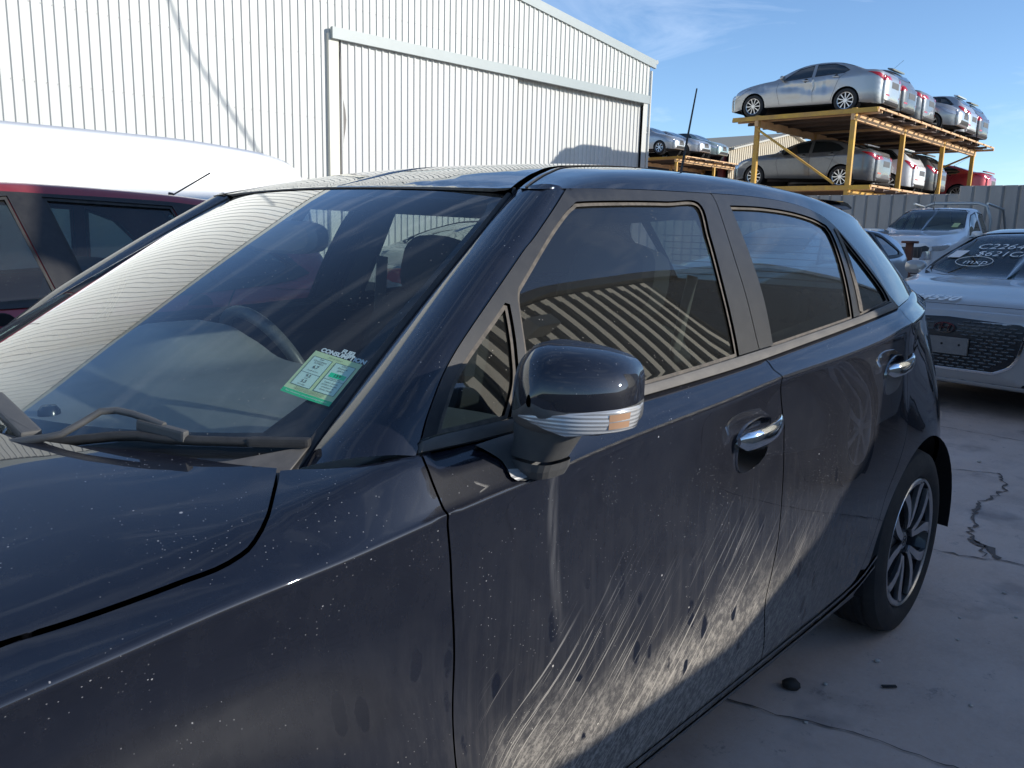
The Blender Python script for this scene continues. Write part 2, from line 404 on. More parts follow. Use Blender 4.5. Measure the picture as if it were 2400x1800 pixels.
def loft(ks,ys,zs,w):
    ks=np.array(ks,float);n=len(ks)
    Y=np.stack([np.broadcast_to(a,w.shape) for a in ys]);Z=np.stack([np.broadcast_to(a,w.shape) for a in zs])
    h=np.diff(ks).reshape(-1,*([1]*w.ndim))
    out=[]
    i=np.clip(np.searchsorted(ks,w)-1,0,n-2)
    for V in (Y,Z):
        d=np.diff(V,axis=0)/h
        m=np.zeros_like(V)
        a,b2=d[:-1],d[1:]
        with np.errstate(divide='ignore',invalid='ignore'):
            w1=2*h[1:]+h[:-1];w2=h[1:]+2*h[:-1]
            mm=(w1+w2)/(w1/a+w2/b2)
        m[1:-1]=np.where(a*b2>0,mm,0)
        m[0]=d[0];m[-1]=d[-1]
        idx=i[None]
        g=lambda A,k: np.take_along_axis(A,idx+k,axis=0)[0]
        hh=np.diff(ks)[i];t=(w-ks[i])/hh
        out.append(g(V,0)*(1+2*t)*(1-t)**2+hh*g(m,0)*t*(1-t)**2+g(V,1)*t*t*(3-2*t)+hh*g(m,1)*t*t*(t-1))
    return out[0],out[1]
_wz=[.955,.978,.991,1.045,1.123,1.216,1.279,1.362,1.372]
_wv=[(z-.955)/.417 for z in _wz]
WSx=pchip(_wv,[-.25,-.292,-.308,-.385,-.4945,-.6285,-.7235,-.8575,-.875])
WSy=pchip(_wv,[.70,.69,.684,.66,.63,.597,.573,.530,.524])
def WS(s,v):
    "windscreen: s -1..1 across (+ = left side), v 0 bottom 1 top"
    s,v=np.broadcast_arrays(np.asarray(s,float),np.asarray(v,float))
    bul=.28*(1-v)+.058*v
    a=np.abs(s)
    return WSx(v)+bul*(1-a**2.3), s*WSy(v), .955+.417*v+.012*(1-a*a)*v
def PB3(x,w):
    y,z=LB(x,w);return np.stack([np.asarray(x)+0*y,y,z],-1)
def PG3(x,w):
    y,z=LG(x,w);return np.stack([np.asarray(x)+0*y,y,z],-1)
def PW3(s,v):
    return np.stack(WS(s,v),-1)
# outlines in surface coordinates (metres along the car, position round the section)
TR={
 'door_front':[(-0.3986, 7.086), (-0.3939, 6.539), (-0.401, 4.932), (-0.4191, 4.212), (-0.4364, 3.483), (-0.4243, 2.799)],
 'belt_lo':[(-0.3986, 7.086), (-0.4862, 7.005), (-0.5615, 7.016), (-0.9374, 7.028), (-1.2019, 6.997), (-1.3681, 6.976), (-1.6198, 6.987), (-2.218, 6.964), (-2.1888, 6.469)],
 'b_low':[(-1.3681, 6.976), (-1.3552, 4.934), (-1.41, 4.053), (-1.4236, 3.608), (-1.4216, 3.128), (-1.4021, 2.751), (-1.3907, 2.453), (-1.4308, 1.698)],
 'door_bot':[(-0.8903, 1.556), (-1.4801, 1.672), (-1.9637, 1.664)],
 'rd_rear':[(-2.218, 6.964), (-2.196, 4.931), (-2.2242, 4.221), (-2.2611, 3.715), (-2.2849, 3.418), (-2.2359, 3.193), (-2.1438, 2.886), (-2.1053, 2.546), (-2.0679, 2.228), (-2.0268, 1.899), (-1.883, 1.861), (-1.6778, 1.895)],
 'arch':[(-2.4121, 3.175), (-2.5949, 3.178), (-2.7791, 2.976), (-2.7985, 2.675)],
 'shut':[(-0.2622, 8.079), (-0.2342, 7.758), (-0.1967, 7.196), (-0.1632, 6.738), (-0.1412, 6.562), (-0.1106, 6.491), (-0.0797, 6.548), (-0.0342, 6.611), (0.0256, 6.717), (0.0708, 6.818), (0.0891, 6.847)],
 'pill_bot':[(-0.2818, 7.962), (-0.3068, 7.696), (-0.345, 7.341), (-0.389, 7.046)],
 'pill_gap':[(-0.9014, 4.124), (-0.8442, 3.66), (-0.7592, 3.115), (-0.7059, 2.793), (-0.5141, 1.451), (-0.4377, 0.671), (-0.4, 0.113)],
 'gutter':[(-0.9085, 4.113), (-1.0959, 4.012), (-1.4112, 3.985), (-1.6228, 3.986), (-1.8606, 3.955), (-2.0009, 3.777), (-2.0806, 3.401), (-2.1436, 2.426), (-2.1789, 1.532), (-2.2021, 0.638), (-2.2245, -0.0)],
 'b_gap':[(-1.4153, 3.986), (-1.4221, 3.772), (-1.4073, 3.058), (-1.3938, 2.333), (-1.3842, 1.53), (-1.3691, 0.538), (-1.367, 0.23)],
 'belt_up':[(-0.4047, 0.181), (-0.4318, 0.21), (-0.4955, 0.216), (-0.5646, 0.215), (-0.9488, 0.208), (-1.2193, 0.233), (-1.367, 0.23), (-1.5019, 0.209), (-1.9167, 0.204), (-2.1929, 0.262), (-2.2092, 0.068)],
 'g1':[(-0.6817, 2.264), (-0.7869, 3.021), (-0.8543, 3.452), (-0.9004, 3.683), (-0.9416, 3.743), (-1.2034, 3.735), (-1.3425, 3.712), (-1.329, 2.912), (-1.3071, 1.924), (-1.2854, 0.71), (-1.2759, 0.245), (-0.9481, 0.209), (-0.6159, 0.221), (-0.6474, 1.119), (-0.6607, 1.668), (-0.6719, 2.096)],
 'g0':[(-0.6401, 2.04), (-0.6475, 2.011), (-0.6401, 1.62), (-0.6308, 1.236), (-0.6136, 0.727), (-0.5766, 0.221), (-0.4957, 0.222), (-0.4361, 0.228), (-0.4644, 0.625), (-0.5156, 1.179)],
 'g2':[(-1.4822, 3.675), (-1.4772, 3.047), (-1.4716, 2.288), (-1.4596, 1.336), (-1.4355, 0.32), (-1.4332, 0.21), (-1.5019, 0.209), (-1.8966, 0.211), (-1.9674, 1.666), (-2.0201, 2.897), (-2.0159, 3.303), (-1.9488, 3.507), (-1.8272, 3.642), (-1.6586, 3.687)],
 'g3':[(-2.0878, 3.175), (-2.126, 2.287), (-2.1604, 1.439), (-2.1837, 0.753), (-2.1845, 0.33), (-1.9444, 0.212), (-2.0208, 1.875)],
 'ditch':[(-0.7348, 3.992), (-0.9269, 7.181), (-1.0145, 7.407), (-1.097, 7.527), (-1.2556, 7.684)],
 'ditch2':[(-0.8528, 6.395), (-0.926, 6.959), (-1.0149, 7.256), (-1.1235, 7.441)],
 'roofjoint':[(-0.8528, 6.395), (-0.8523, 5.037), (-0.9014, 4.124)],
 'handle1':[(-1.1709, 4.068), (-1.1911, 4.351), (-1.3236, 4.268), (-1.3486, 3.884), (-1.2626, 3.864)],
 'handle2':[(-2.0143, 4.169), (-2.0183, 4.381), (-2.1379, 4.302), (-2.1822, 4.133), (-2.1802, 3.85), (-2.0638, 3.934)],
 'shadow':[(-0.7719, 2.199), (-1.0189, 2.305), (-1.3916, 2.308), (-1.5946, 2.752), (-2.0325, 3.558)],
 'mirrorbase':[(-0.5437, 6.502), (-0.5473, 5.693), (-0.5363, 5.136), (-0.5624, 4.893), (-0.6123, 5.051), (-0.6724, 6.341)],
 'scratch':[(-0.5633, 2.515), (-0.63, 3.117), (-0.7002, 3.252), (-0.8091, 3.018), (-1.0983, 2.949), (-0.6622, 2.308)],
 'stain':[(-0.5927, 4.903), (-0.6224, 3.955), (-0.637, 3.292)],
 'sticker':[(0.8603, 0.369), (0.978, 0.336), (0.9765, 0.215), (0.8649, 0.251)],
 'ws_near':[(0.9985, 0.972), (0.9981, 0.625), (1.0, 0.216), (0.9949, 0.088)],
 'wiper':[(0.4965, 0.034), (0.6821, 0.09), (0.7771, 0.093), (0.9854, 0.104)],
 'wiper_arm':[(0.4806, 0.018), (0.6006, 0.057), (0.6251, 0.117), (0.6864, 0.123), (0.7594, 0.11)],
 'wiper2':[(0.3145, 0.099), (0.5115, 0.059)],
 'stripe':[(0.3518, 0.106), (0.0954, 0.393), (-0.1698, 0.967)],
 'dark_band':[(0.3516, 0.118), (0.549, 0.11), (0.7712, 0.095), (0.9515, 0.139)],
}
# ---------------- the dark hatchback in front ----------------
_wb=np.linspace(0,11,441);_y,_z=LB(np.full(441,-1.0),_wb);_sb=np.r_[0,np.cumsum(np.hypot(np.diff(_y),np.diff(_z)))]
_wg=np.linspace(0,9,361);_y,_z=LG(np.full(361,-1.2),_wg);_sg=np.r_[0,np.cumsum(np.hypot(np.diff(_y),np.diff(_z)))]
def b2s(w): return float(np.interp(w,_wb,_sb))
def g2s(w): return float(np.interp(w,_wg,_sg))
def _out(P,N):
    c=np.stack([P[:,0]*0,P[:,1]+.0,P[:,2]-.55],-1)
    return 1 if np.median((c*N).sum(1))>0 else -1
def _sym(f,S_,W_):
    def g(a,s):
        s=np.asarray(s,float);m=s>S_[-1];P=f(a,np.interp(np.where(m,2*S_[-1]-s,s),S_,W_));P[...,1]=np.where(m,-P[...,1],P[...,1]);return P
    return g
FB=_sym(PB3,_sb,_wb);FG=_sym(PG3,_sg,_wg)
def FW(a,s): return PW3(np.asarray(a)/.65,np.asarray(s)/.55)
FB.out=_out;FG.out=_out
FW.out=lambda P,N: 1 if np.median(N[:,2])>0 else -1
tb=lambda n:[(a,b2s(w)) for a,w in TR[n]]
tg=lambda n:[(a,g2s(w)) for a,w in TR[n]]
def tw(n): return [(a*.65,v*.55) for a,v in TR[n]]

def paint_dirty():
    m=bpy.data.materials.new('dusty_dark_paint');m.use_nodes=True;nt=m.node_tree;b=nt.nodes['Principled BSDF'];L=nt.links.new
    N=nt.nodes.new
    b.inputs['Roughness'].default_value=.5;b.inputs['Specular IOR Level'].default_value=.12;b.inputs['Coat Weight'].default_value=1;b.inputs['Coat Roughness'].default_value=.012;b.inputs['Coat IOR'].default_value=1.66;b.inputs['Metallic'].default_value=0
    tc=N('ShaderNodeTexCoord');sep=N('ShaderNodeSeparateXYZ');L(tc.outputs['Object'],sep.inputs[0])
    def noise(scale,detail=5,rough=.6,mapscale=None,rot=None,dist=0):
        n=N('ShaderNodeTexNoise');n.inputs['Scale'].default_value=scale;n.inputs['Detail'].default_value=detail;n.inputs['Roughness'].default_value=rough;n.inputs['Distortion'].default_value=dist
        src=tc.outputs['Object']
        if rot:
            r=N('ShaderNodeMapping');r.inputs['Rotation'].default_value=rot;L(src,r.inputs[0]);src=r.outputs[0]
        if mapscale:
            q=N('ShaderNodeMapping');q.inputs['Scale'].default_value=mapscale;L(src,q.inputs[0]);src=q.outputs[0]
        L(src,n.inputs['Vector']);return n.outputs['Fac']
    def mr(x,a,b_,c=0,d=1,smooth=True):
        n=N('ShaderNodeMapRange');n.interpolation_type='SMOOTHSTEP' if smooth else 'LINEAR'
        L(x,n.inputs[0]);n.inputs[1].default_value=a;n.inputs[2].default_value=b_;n.inputs[3].default_value=c;n.inputs[4].default_value=d;return n.outputs[0]
    def op(o,x,y):
        n=N('ShaderNodeMath');n.operation=o
        for i,v in enumerate((x,y)):
            if isinstance(v,(int,float)): n.inputs[i].default_value=v
            else: L(v,n.inputs[i])
        return n.outputs[0]
    z=sep.outputs['Z'];x=sep.outputs['X'];y=sep.outputs['Y']
    # fine film of dust, heavier in vertical runs and low on the doors
    geo=N('ShaderNodeNewGeometry');sn=N('ShaderNodeSeparateXYZ');L(geo.outputs['Normal'],sn.inputs[0])
    film=op('MULTIPLY',mr(noise(22,8,.7,(1,1,.6)),.35,.75),.010)
    film=op('ADD',film,.006)
    low=mr(z,.98,.30,0,1)
    runs=mr(noise(60,6,.75,(1,1,.05)),.40,.70)
    low=op('MULTIPLY',low,mr(x,-.25,-.55,.3,1))
    film=op('ADD',film,op('MULTIPLY',op('MULTIPLY',low,runs),.055))
    film=op('ADD',film,op('MULTIPLY',low,.020))
    # dried mud at the bottom of the doors
    big=noise(4.5,4,.6)
    edge=op('ADD',z,op('MULTIPLY',op('SUBTRACT',big,.5),.30))
    mudm=mr(edge,.62,.42,0,1)
    grain=mr(noise(1,7,.8,(55,80,95),(0,R(-45),0)),.42,.64)
    mud=op('MULTIPLY',mudm,op('ADD',op('MULTIPLY',grain,.42),.13))
    # scratches running up towards the rear at about 45 degrees
    s1=mr(noise(1,2,.5,(2.6,1,260),(0,R(-43),0)),.635,.665)
    s2=mr(noise(1,2,.5,(3.6,1,140),(0,R(-46),0)),.65,.675)
    sm=mr(edge,.78,.50,0,1)
    xm=op('MULTIPLY',mr(x,-.46,-.56),mr(x,-2.1,-1.0))
    scr=op('MULTIPLY',op('MULTIPLY',op('MAXIMUM',s1,s2),sm),xm)
    side=mr(y,.6,.8)
    # clean patches where something was wiped or dripped
    cl=N('ShaderNodeTexVoronoi');cl.inputs['Scale'].default_value=7;q=N('ShaderNodeMapping');q.inputs['Scale'].default_value=(2.6,1,1.1);nzv=N('ShaderNodeVectorMath');nzv.operation='ADD'
    L(tc.outputs['Object'],q.inputs[0]);L(q.outputs[0],cl.inputs['Vector'])
    clean=mr(op('ADD',cl.outputs['Distance'],op('MULTIPLY',op('SUBTRACT',noise(25,3),.5),.35)),.16,.22)
    gate=mr(noise(5,1),.52,.55,0,1)
    clean=op('MAXIMUM',op('MAXIMUM',clean,gate),mr(z,.68,.80))
    dirt=op('MULTIPLY',op('ADD',film,op('MULTIPLY',op('MULTIPLY',mud,xm),side)),clean)
    dirt=op('MAXIMUM',dirt,op('MULTIPLY',op('MULTIPLY',scr,side),.62))
    # the long dribble below the mirror
    drib=op('MULTIPLY',mr(op('ABSOLUTE',op('ADD',x,op('ADD',.612,op('MULTIPLY',op('SUBTRACT',z,.95),-.13))),0),.016,.003,0,1),mr(z,.62,.80,0,1))
    drib=op('MULTIPLY',op('MULTIPLY',drib,mr(z,.955,.94)),mr(noise(30,4,.6,(4,1,.3)),.3,.6))
    dirt=op('ADD',dirt,op('MULTIPLY',drib,.10))
    # specks of grit
    def specks(scale,thr,amt,gl,gh):
        v=N('ShaderNodeTexVoronoi');v.inputs['Scale'].default_value=scale;L(tc.outputs['Object'],v.inputs['Vector'])
        lt=op('LESS_THAN',v.outputs['Distance'],thr);return op('MULTIPLY',op('MULTIPLY',lt,mr(noise(11,3),gl,gh)),amt)
    dirt=op('ADD',dirt,specks(130,.10,.45,.50,.62));dirt=op('ADD',dirt,specks(42,.045,.6,.48,.56));dirt=op('ADD',dirt,specks(15,.03,.75,.5,.52))
    cl_=N('ShaderNodeClamp');L(dirt,cl_.inputs[0])
    dc=N('ShaderNodeMix');dc.data_type='RGBA';dc.inputs[6].default_value=(.42,.42,.43,1);dc.inputs[7].default_value=(.60,.55,.48,1);L(mr(z,.8,.45),dc.inputs[0])
    df=N('ShaderNodeBsdfDiffuse');L(dc.outputs[2],df.inputs[0])
    b.inputs['Base Color'].default_value=(.004,.0055,.012,1)
    ms=N('ShaderNodeMixShader');L(cl_.outputs[0],ms.inputs[0]);L(b.outputs[0],ms.inputs[1]);L(df.outputs[0],ms.inputs[2]);L(ms.outputs[0],nt.nodes['Material Output'].inputs[0])
    # faint orange-peel / dents
    bp=N('ShaderNodeBump');bp.inputs['Strength'].default_value=.05;bp.inputs['Distance'].default_value=.01;L(noise(3.0,1),bp.inputs['Height']);L(bp.outputs[0],b.inputs['Coat Normal'])
    return m
PAINT=paint_dirty()
BLACK=mat('black_gap',(.004,.004,.005),.8)
APPL=mat('satin_black_trim',(.024,.024,.026),.38,spec=.4,noise=(30,(.05,.048,.046),.45),bump=(400,.04))
SEAL=mat('dusty_rubber_seal',(.135,.115,.095),.85,noise=(60,(.05,.045,.04),.9))
TRIMD=mat('dusty_belt_strip',(.12,.11,.10),.6,noise=(45,(.065,.062,.06),.8,(.4,1,1)))
RUB=mat('black_rubber',(.02,.02,.021),.7,noise=(25,(.07,.065,.06),.5))
PLAS=mat('dark_grey_plastic',(.065,.066,.068),.55,noise=(18,(.11,.107,.10),.6),bump=(900,.10))
CHR=mat('chrome',(.82,.83,.84),.06,1)
ALU=mat('machined_alloy',(.62,.62,.63),.28,1)
DKAL=mat('dark_wheel_paint',(.028,.03,.034),.4,.3,coat=.5)
TYRE=mat('tyre_rubber',(.022,.022,.023),.75,noise=(14,(.05,.047,.044),.7),bump=(60,.08))
CABIN=mat('cabin_grey_plastic',(.27,.28,.285),.6,noise=(6,(.10,.10,.10),.3),bump=(500,.1))
CABD=mat('cabin_dark_fabric',(.035,.037,.042),.85)
HEADL=mat('grey_headlining',(.20,.20,.20),.9)
WSG=glass('windscreen_glass',(.74,.82,.81),1.0,.015)
DRG=glass('door_glass',(.40,.46,.45),1.0,.02)
CLR=glass('clear_lens',(.9,.9,.92),1.2,.0)
WHITEP=mat('white_print',(.82,.83,.82),.6)
INK=mat('black_print',(.03,.03,.03),.6)

car=thing('parked_car','near-black dusty hatchback filling the foreground, muddy scratched doors, green sticker in windscreen','car',(0,0,0))
def P_(name,m,parent=car,label=None):
    o=_mb.build(name,m,parent)
    if label:o['label']=label
    return o
def new():
    global _mb;_mb=MB();return _mb
rowsB=[b2s(q) for q in (4.7,4.8,4.88,4.95,5,5.06,5.12,5.25,5.45)]
rowsG=[g2s(4),g2s(4.5),g2s(5.0),g2s(5.5),g2s(6),g2s(7)]
EX0,EXB=-2.98,.62
def arch(cx,r,a0,a1,n=26,zc_=.308,kx=1.19):
    "wheel-arch lip on the side surface"
    out=[]
    for i in range(n+1):
        t=a0+(a1-a0)*i/n;x=cx+r*(kx if math.cos(t)>0 or cx<-1 else kx)*math.cos(t);z=zc_+r*math.sin(t)
        # find w with that height
        ws=np.linspace(0,5,200);zz=LB(np.full(200,x),ws)[1];out.append((x,b2s(float(np.interp(z,zz,ws)))))
    return out
blo=tb('belt_lo')
for side in(1,-1):
    L_=side==1
    # --- front fender
    df=cr(tb('door_front')+[(-.445,b2s(2.0)),(-.46,b2s(1.25))])
    sh=cr(tb('shut')[0:]+[(.3,b2s(7.0)),(.56,b2s(7.2))])
    pb=cr(tb('pill_bot'))
    af=arch(0,.352,math.pi-.02,.02)
    top0=tb('shut')[0]
    ol=chain(df[::-1][:],[ (blo[0][0],blo[0][1]) ],pb[::-1],sh,[(.60,b2s(5)),(.60,b2s(2.2)),(.50,b2s(1.2))],[p for p in reversed(af)],[(-.40,b2s(1.1))])
    patch(new(),FB,[ol],.035,0,.014,.0016,side,rowsB);P_('front_fender',PAINT)
    # --- bonnet half is built once over both sides below
    # --- front door skin
    bl=cr(blo[:6]);bg=cr([blo[5]]+tb('b_low')[1:3],.008)+cr(tb('b_low')[2:]+[(-1.425,b2s(1.25))])[1:]
    ol=chain(bl,bg,[(-.46,b2s(1.25))],df[::-1])
    patch(new(),FB,[ol],.035,0,.014,.0022,side,rowsB);fd=P_('front_door',PAINT)
    # --- rear door skin
    bl2=cr(blo[5:8]);rr=cr(tb('rd_rear')[:10])
    ol=chain(bl2,rr,[(-1.97,b2s(1.5)),(-1.425,b2s(1.25))],bg[::-1])
    patch(new(),FB,[ol],.035,0,.014,.0022,side,rowsB);rd=P_('rear_door',PAINT)
    # --- quarter / roof side, one pressing
    ar=arch(-2.52,.36,.10,math.pi+.08,30)
    mb=new()
    rr9=cr(tb('rd_rear')[:10])
    ol=chain(tb('rd_rear')[:1],[(-2.35,b2s(7)),(-2.6,b2s(7)),(-2.8,b2s(7)),(-2.96,b2s(7))],[(-3.02,b2s(6)),(-3.05,b2s(5)),(-3.06,b2s(3.5)),(-3.06,b2s(2)),(-3.03,b2s(.9))],[(-2.99,b2s(.9))],ar[::-1],rr9[::-1])
    patch(mb,FB,[ol],.03,0,.014,0.0008,side,rowsB)
    gut=cr(tg('gutter'));d2=tg('ditch2')
    dit=[(a,s) for a,s in tg('ditch2')]+[(-1.3,g2s(7.42)),(-1.6,g2s(7.35)),(-2.0,g2s(7.3)),(-2.45,g2s(7.2)),(-2.62,g2s(7.1))]
    tail=cr([(-2.62,g2s(7.1)),(-2.72,g2s(5)),(-2.82,g2s(3)),(-2.90,g2s(1.5)),(-2.98,g2s(0))])
    ol=chain(cr(tg('roofjoint'))[::-1],cr(dit),tail,[(-2.8,0),(-2.6,0),(-2.4,0)],[(a,max(s,0)) for a,s in gut[::-1]])
    patch(mb,FG,[ol],.03,0,.014,0.0008,side,rowsG);P_('body_side',PAINT)
    # black drip channel between roof side and door frames
    patch(new(),FG,[ribbon(gut,.004,.009)],.02,-.004,.004,0,side);P_('drip_seal',BLACK)
    # roof ditch moulding
    dd=cr([(a,s) for a,s in tg('ditch2')]+[(-1.3,g2s(7.42)),(-1.6,g2s(7.35)),(-2.0,g2s(7.3)),(-2.45,g2s(7.2)),(-2.6,g2s(7.1))])
    mb=new();patch(mb,FG,[ribbon(dd,.020,-.002)],.02,-.002,.01,0,side);P_('roof_moulding',TRIMD)
    mb=new();patch(mb,FG,[ribbon(dd,.016,-.010)],.02,.0015,.003,0,side);P_('roof_moulding',SEAL)
    # --- black window frames
    pg=cr(tg('pill_gap'));bgp=cr(tg('b_gap'));bu=tg('belt_up')
    # part of gutter in front of / behind the B gap
    g=np.array(gut);gi=int(np.argmin(np.abs(g[:,0]-bgp[0][0])))
    g1=[tuple(p) for p in g[:gi+1]];g2=[tuple(p) for p in g[gi:]]
    ofr=chain(pg[::-1],g1,bgp,cr(bu[:7])[::-1])
    h1=chain(cr(tg('g1')[:11],.012),cr(tg('g1')[10:13]),cr(tg('g1')[12:]+[tg('g1')[0]],.012))
    tq=tg('g0');h0=chain(cr(tq[1:6],.01),cr(tq[5:8]),cr(tq[7:]+[tq[0]],.01))
    patch(new(),FG,[ofr,h1,h0],.03,.001,.016,.0015,side);f1=P_('window_frame',APPL,fd)
    ofr2=chain(g2,cr(bu[6:10])[::-1] and [],) if 0 else chain(bgp[::-1],g2,cr([bu[6],bu[7],bu[8],bu[9]])[::-1])
    t2=tg('g2');h2=chain(cr(t2[:6],.012),cr(t2[5:8]),cr(t2[7:11],.012),cr(t2[10:]+[t2[0]],.012))
    t3=tg('g3');h3=chain(cr(t3[:5],.012),cr(t3[4:6]),cr(t3[5:]+[t3[0]],.012))
    patch(new(),FG,[ofr2,h2,h3],.03,.001,.016,.0015,side);f2=P_('window_frame',APPL,rd)
    # glass a little below the frame, dusty seals round it
    for h,dr in((h1,fd),(h0,fd),(h2,rd),(h3,rd)):
        patch(new(),FG,[h],.04,-.008,0,-.006,side);P_('window_glass',DRG,dr)
    mb=new()
    for h in (h1,h0): patch(mb,FG,[h,inset(h,.0065)],.03,-.004,.004,0,side)
    P_('window_seal',SEAL,fd)
    mb=new()
    for h in (h2,h3): patch(mb,FG,[h,inset(h,.0065)],.03,-.004,.004,0,side)
    patch(mb,FG,[ribbon(cr([(-1.955,g2s(.3)),(-1.995,g2s(1.2)),(-2.045,g2s(2.4)),(-2.07,g2s(3.2))]),.011,.011)],.03,.003,.006,0,side)
    P_('window_seal',SEAL,rd)
    # belt strips
    def strip(lo,up,prt):
        mb=new();out=[]
        n=len(lo)
        # ruled between the body edge and the frame edge, standing 5 mm proud
        A=np.array([FB(np.array([a]),np.array([s]))[0] for a,s in lo]);B_=np.array([FG(np.array([a]),np.array([s]))[0] for a,s in up])
        k=40;ta=np.linspace(0,1,k)
        def rs(P):
            d=np.r_[0,np.cumsum(np.linalg.norm(np.diff(P,axis=0),axis=1))];d/=d[-1];return np.array([[np.interp(t,d,P[:,j]) for j in range(3)] for t in ta])
        A=rs(A);B_=rs(B_);vs=[]
        for a,b in zip(A,B_):
            nrm=np.array([0,1,.45]);nrm/=np.linalg.norm(nrm)
            for t,o in((0,-.004),(0.04,.005),(.5,.0075),(.93,.006),(1,-.004)): vs.append(((a*(1-t)+b*t)+nrm*o)*np.array([1,side,1]))
        fs=[(i*5+j,i*5+j+1,i*5+j+6,i*5+j+5) for i in range(k-1) for j in range(4)]
        if side==1: fs=[f[::-1] for f in fs]
        mb.add(vs,fs,None,True);mb.add([vs[0],vs[1],vs[2],vs[3],vs[4]],[(0,1,2,3,4)],None,False);mb.add(vs[-5:],[(4,3,2,1,0)],None,False)
        P_('belt_strip',TRIMD,prt)
    strip(cr([p for p in blo[:6]]),cr([(-.405,g2s(.18))]+bu[1:7]),fd)
    strip(cr([p for p in blo[5:8]]),cr(bu[6:10]),rd)
    # --- A pillar panel: ruled from windscreen edge to the door-frame gap, slightly crowned
    mb=new();G3=np.array([FG(np.array([a]),np.array([s]))[0] for a,s in pg]);
    G3=np.vstack([G3,[FB(np.array([-.389]),np.array([b2s(7.046)]))[0]]])
    zs_=G3[:,2];k=44;vs=[]
    zz=np.linspace(.985,1.366,k)
    dgs=np.r_[0,np.cumsum(np.linalg.norm(np.diff(G3,axis=0),axis=1))];dgs/=dgs[-1]
    for i in range(k):
        t=i/(k-1);v=(.978+(1.3655-.978)*t-.955)/.417
        a=np.array(PW3(np.array(1.0),np.array(v)))
        gq=np.array([np.interp(1-t,dgs,G3[:,j]) for j in range(3)])
        if i==0: gq=np.array(FB(np.array([-.392]),np.array([b2s(7.05)]))[0])
        nr=np.array([.45,.75,.5]);nr/=np.linalg.norm(nr)
        for u in np.linspace(0,1,7):
            p=a*(1-u)+gq*u+nr*(.022*(1-(2*u-1)**2)+(-.004 if u in(0,1) else 0));vs.append(p*np.array([1,side,1]))
    fs=[(i*7+j,i*7+j+1,i*7+j+8,i*7+j+7) for i in range(k-1) for j in range(6)]
    if side==-1: fs=[f[::-1] for f in fs]
    mb.add(vs,fs,None,True);P_('windscreen_pillar',PAINT)
    # sill skirt and its two thin ridges
    mb=new();sk=[(-.42,b2s(1.12)),(-1.9,b2s(1.12))]
    patch(mb,FB,[chain(cr([(-.38,b2s(1.2)),(-1.2,b2s(1.28)),(-2.14,b2s(1.42))]),[(-2.16,b2s(.6)),(-2.12,b2s(0))],[(-1.2,b2s(0)),(-.36,b2s(0))])],.05,-.004,.02,0,side);P_('sill_skirt',mat('scraped_sill_plastic',(.085,.085,.09),.6,noise=(9,(.22,.215,.21),.7,(1,1,3)),bump=(35,.3)))
    mb=new();
    for w_,o in((1.34,.004),(1.52,.003)):
        q=cr([(-.40,b2s(w_)),(-1.3,b2s(w_+.05)),(-1.95,b2s(w_+.12)),(-2.15,b2s(w_+.42))])
        patch(mb,FB,[ribbon(q,.005)],.05,o,.006,0,side)
    P_('sill_moulding',mat('scuffed_moulding',(.10,.10,.105),.45,noise=(40,(.3,.28,.26),.5,(.3,1,1))))
    # added black backing that makes all panel gaps read as shade
    mb=new();patch(mb,FB,[chain([(-.36,b2s(.4)),(-2.15,b2s(.4))],[(-2.18,b2s(3.6)),(-2.95,b2s(4.2)),(-2.95,b2s(6.8))],[(-.34,b2s(6.8)),(-.1,b2s(6.3)),(.5,b2s(6.3)),(.5,b2s(4)),(-.1,b2s(4)),(-.36,b2s(3))])],.06,-.022,0,0,side,rowsB)
    patch(mb,FG,[ribbon(pg,.022,.012)],.03,-.02,0,0,side);patch(mb,FG,[ribbon(bgp,.02)],.03,-.02,0,0,side);patch(mb,FG,[ribbon([p for p in gut if p[1]>.01],.02)],.03,-.02,0,0,side)
    P_('gap_shade_backing',BLACK)
    # arch liners
    for cx in(0,-2.52):
        mb=new()
        prof=[(.362,.838*side),(.372,.80*side),(.372,.55*side)]
        vs=[];n=24
        for r,yy in prof:
            for i in range(n+1):
                t=-.15+(math.pi+.3)*i/n;vs.append((cx+r*1.19*math.cos(t),yy,.308+r*math.sin(t)))
        fs=[(k_*(n+1)+i,k_*(n+1)+i+1,(k_+1)*(n+1)+i+1,(k_+1)*(n+1)+i) for k_ in range(2) for i in range(n)]
        mb.add(vs,fs,None,True)
        vs=[(cx,.56*side,.308)]+[(cx+.45*math.cos(-.15+(math.pi+.3)*i/n),.56*side,.308+.38*math.sin(-.15+(math.pi+.3)*i/n)) for i in range(n+1)]
        mb.add(vs,[(0,i+1,i+2) for i in range(n)],None,False);P_('wheel_arch_liner',BLACK)
    # door handles: chromed grip over a chromed cup
    for (hx,hz,dr) in((-1.262,.885,fd),(-2.098,.938,rd)):
        yb=float(FB(np.array([hx]),np.array([b2s(4.2)]))[0][1])
        cup=MB()
        # shallow oval cup plate
        pl=[(.068*math.copysign(abs(math.cos(t))**.65,math.cos(t)),.052*math.copysign(abs(math.sin(t))**.7,math.sin(t))) for t in np.linspace(0,2*math.pi,40,endpoint=False)]
        fn=lambda u,v,d:(hx+u,(yb+d-.10*(v*v*8)*.3)*side,hz-.012+v+u*-.12)
        cup.prism(pl,fn,-.004,.0045,True)
        h=P_2=None
        o=cup.build('handle_cup',CHR,dr)
        g_=MB();pts=[];rr_=[]
        for i in range(15):
            t=i/14;xx=hx+.082-.164*t;d=.012+.026*math.sin(math.pi*min(1,max(0,t)))**.5;pts.append((xx,(yb+d)*side,hz+.018+(-.12*(xx-hx))));rr_.append(.013 if 0<i<14 else .006)
        # flattened grip
        vs=[];ns=[];n=14
